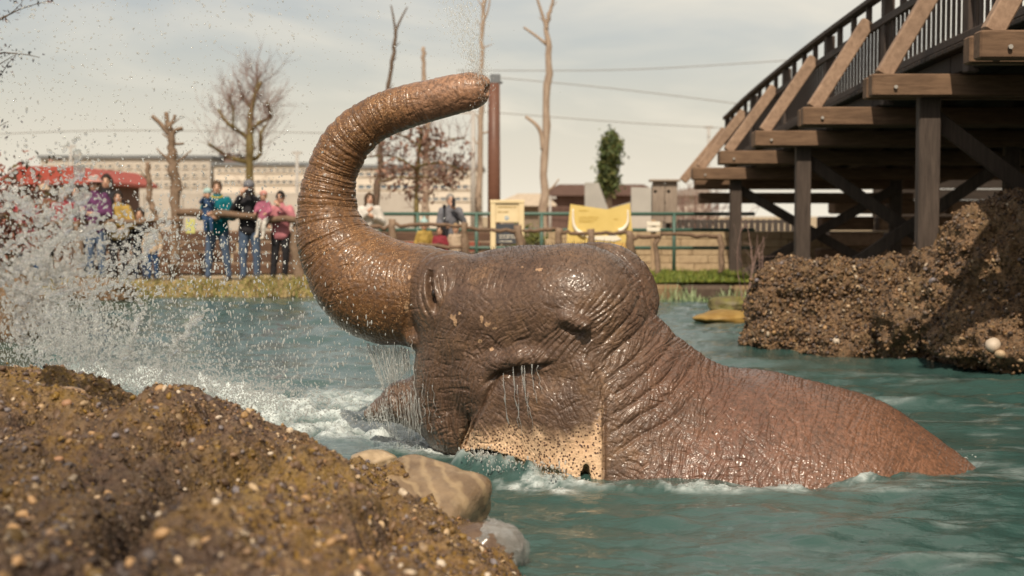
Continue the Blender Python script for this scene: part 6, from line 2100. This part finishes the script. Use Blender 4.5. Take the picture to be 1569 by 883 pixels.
# sheet of water falling from the mouth
def sheet_water(name, label, top, bot, dy, nx_, ny_, thick, mat, seed, sag=.05):
    """thin rippled sheet between two pixel polylines"""
    t = np.linspace(0, 1, nx_)
    T = catmull(np.array(top, float), t * (len(top) - 1)); B = catmull(np.array(bot, float), t * (len(bot) - 1))
    s = np.linspace(0, 1, ny_)
    G = T[None] + (B - T)[None] * (s[:, None, None])
    p = pxpts(G[..., 0].ravel(), G[..., 1].ravel(), eyf(G[..., 0].ravel()) + dy)
    u = np.tile(t, ny_); w_ = np.repeat(s, nx_)
    rib = np.interp(u, t, np.convolve(np.random.default_rng(seed).standard_normal(nx_), np.ones(3) / 3, 'same'))
    off = .016 * rib * (.4 + w_) + .01 * np.sin(w_ * 9 + u * 14)
    th_ = thick * (.45 + .8 * np.abs(rib))
    fr_, bk = p.copy(), p.copy()
    fr_[:, 1] += off - th_; bk[:, 1] += off + th_
    v = np.concatenate([fr_, bk])
    i_ = (np.arange(ny_ - 1)[:, None] * nx_ + np.arange(nx_ - 1)[None]).ravel()
    N = nx_ * ny_
    f = [np.stack([i_, i_ + nx_, i_ + nx_ + 1, i_ + 1], 1), np.stack([i_, i_ + 1, i_ + nx_ + 1, i_ + nx_], 1) + N]
    def side(idx):
        idx = np.array(idx)
        return np.stack([idx[:-1], idx[1:], idx[1:] + N, idx[:-1] + N], 1)
    f += [side(np.arange(nx_)), side(np.arange(nx_) + N - nx_)[:, ::-1], side(np.arange(ny_) * nx_)[:, ::-1], side(np.arange(ny_) * nx_ + nx_ - 1)]
    o = stuff(link(name, np_mesh(name, v, np.concatenate(f)), mat))
    o['label'] = label; o['category'] = 'water'
    return o
def veil(name, label, top, bot, dy, n, r0, r1, seed, part=.85):
    rng = np.random.default_rng(seed)
    mb = MB()
    for _ in range(n):
        u = rng.random()
        T = catmull(np.array(top, float), np.array([u * (len(top) - 1)]))[0]
        B = catmull(np.array(bot, float), np.array([np.clip(u + rng.normal(0, .06), 0, 1) * (len(bot) - 1)]))[0]
        s0 = rng.random() * .45 if rng.random() < .5 else 0
        s1 = s0 + (1 - s0) * rng.uniform(.35, 1.0) * part
        k = 9
        s_ = np.linspace(s0, min(s1 + .1, 1.0), k)
        P = T[None] + (B - T)[None] * (s_[:, None] ** np.array([[1.2, 1.0]]))
        P = P + rng.normal(0, .5, P.shape)
        rad = (r0 + (r1 - r0) * rng.random() ** 2) * (.25 + .9 * rng.random(k)) * np.interp(np.linspace(0, 1, k), [0, .1, .8, 1], [.4, 1, .9, .2])
        mb.tube(pxpts(P[:, 0], P[:, 1], eyf(P[:, 0]) + dy + rng.normal(0, .05)), rad, 5)
    o = stuff(mb.obj(name, M_VEIL, smooth=True))
    o['label'] = label; o['category'] = 'water'
sheet_water('water_curtain', 'thin clear sheet of water hanging below the trunk base', [(572, 528), (590, 531), (608, 530), (626, 536)], [(598, 596), (604, 590), (614, 580), (627, 566)], -.06, 40, 18, .002, M_THIN, 4)
veil('water_veil', 'veil of falling water strands between the trunk base and the lower lip', [(562, 526), (585, 530), (608, 529), (627, 536)], [(592, 612), (600, 604), (614, 594), (630, 580)], -.10, 130, .0012, .0042, 4)
veil('water_veil', 'ragged strands of water dripping from the lower lip into the foam', [(560, 628), (580, 612), (602, 606), (624, 600), (640, 610)], [(566, 660), (590, 668), (610, 674), (628, 678), (646, 684)], -.19, 120, .0012, .004, 8)
# streams that run from the ear fold
m = M_SHEET
def film(name, label, boulder_index, test, grow_, seed):
    b = [o for o in COL.objects if o.name.startswith('boulder') and o.type == 'MESH' and o.parent is None][boulder_index]
    bpy.context.view_layer.update()
    me_ = b.data
    v = np.array([tuple(b.matrix_world @ q.co) for q in me_.vertices])
    c = v.mean(0)
    d = (v - c) / np.linalg.norm(v - c, axis=1)[:, None]
    k = test(d) + .35 * fbm(v, 16, 3, seed)
    v2 = v + d * (grow_ * (.3 + np.clip(fbm(v * np.array([1, 1, .35]), 30, 3, seed + 2), -.2, 1)))[:, None]
    f = np.array([tuple(p.vertices) for p in me_.polygons])
    f = f[(k[f] > 0).all(1)]
    u, inv = np.unique(f, return_inverse=True)
    n = len(u)
    f = inv.reshape(-1, 3)
    inner = v[u] + d[u] * .001
    o = stuff(link(name, np_mesh(name, np.concatenate([v2[u], inner]), np.concatenate([f, f[:, ::-1] + n])), M_FILM))
    o['label'] = label; o['category'] = 'water'
film('water_film', 'white water spilling over the dark round boulder', 1, lambda d: d[:, 0] * .9 + d[:, 2] * .6 - .45, .020, 3)
sm = MB()
for x0, y0, y1, r in ((771, 572, 650, 4.4), (787, 562, 655, 3.0), (799, 560, 612, 3.4), (803, 560, 640, 2.6), (815, 558, 618, 2.4), (823, 560, 598, 2.0), (792, 590, 668, 2.0), (809, 600, 655, 1.6)):
    sel = np.where((np.abs(EX - x0) < 3) & (np.abs(EYP - (y0 + y1) / 2) < 40) & (EV[:, 1] < 8.1))[0]
    yb = EV[sel, 1].min() if len(sel) else 7.7
    t = np.linspace(0, 1, 9)
    p = pxpts(x0 + 8 * t ** 1.6 + srng.normal(0, 1.0, 9), y0 + (y1 - y0) * t, np.full(9, yb - .012))
    sm.tube(p, r * 7.5 / F * (.12 + .95 * srng.random(9) ** 1.5) * (1 - .5 * t) * .62 + .0007, 6)
o = stuff(sm.obj('water_streams', M_SHEET, smooth=True))
o['label'] = 'thin streams of water running down from the fold of the ear'; o['category'] = 'water'
sm = MB()
for x0, y0, y1, r in ((628, 590, 650, 3), (634, 560, 640, 2.4), (640, 610, 676, 3), (646, 588, 640, 2), (655, 600, 664, 2), (662, 590, 640, 1.6), (630, 520, 560, 1.8)):
    sel = np.where((np.abs(EX - x0) < 4) & (np.abs(EYP - (y0 + y1) / 2) < 30) & (EV[:, 1] < 8.7))[0]
    yb = EV[sel, 1].min() if len(sel) else 8.2
    t = np.linspace(0, 1, 9)
    p = pxpts(x0 + 6 * t + srng.normal(0, 1.4, 9), y0 + (y1 - y0) * t, np.full(9, yb - .008))
    sm.tube(p, r * 7.8 / F * (.1 + .9 * srng.random(9) ** 1.5) * .6 + .0006, 6)
o = stuff(sm.obj('water_streams', M_SHEET, smooth=True))
o['label'] = 'rivulets of water dripping over the elephant chin'; o['category'] = 'water'
# foam caps: little lumps of froth where the water breaks
fp = []
fr2 = np.random.default_rng(31)
idx = np.where(np.clip(foam, 0, 1) > .45)[0]
idx = fr2.choice(idx, min(len(idx), 9000), replace=False)
fpv = wv[idx] + np.stack([fr2.normal(0, .008, len(idx)), fr2.normal(0, .008, len(idx)), fr2.normal(.002, .004, len(idx))], 1)
o = stuff(scatter('foam', fpv, .003 + .006 * fr2.random(len(idx)) ** 2, 0, fr2, (1, 1, .7), M_SPRAY))
o['label'] = 'white froth on the churned water around the elephant and the rock'; o['category'] = 'foam'
# ripple of clear water lifted along the lower edge of the ear
a = [cloud(150, 742, 698, 16, 5, 7.62, 7.78, .0015, .006, (0, 0, 1.2)), cloud(220, 800, 716, 30, 6, 7.42, 7.60, .0015, .006, (0, 0, 1.2)), cloud(110, 852, 735, 9, 9, 7.28, 7.40, .0015, .006, (0, 0, 1.4)), cloud(70, 1468, 705, 12, 5, 7.95, 8.15, .0015, .005)]
drops('ripple_drops', 'beads of water breaking along the lower edge of the ear and the rump', a, M_DROP, 1)
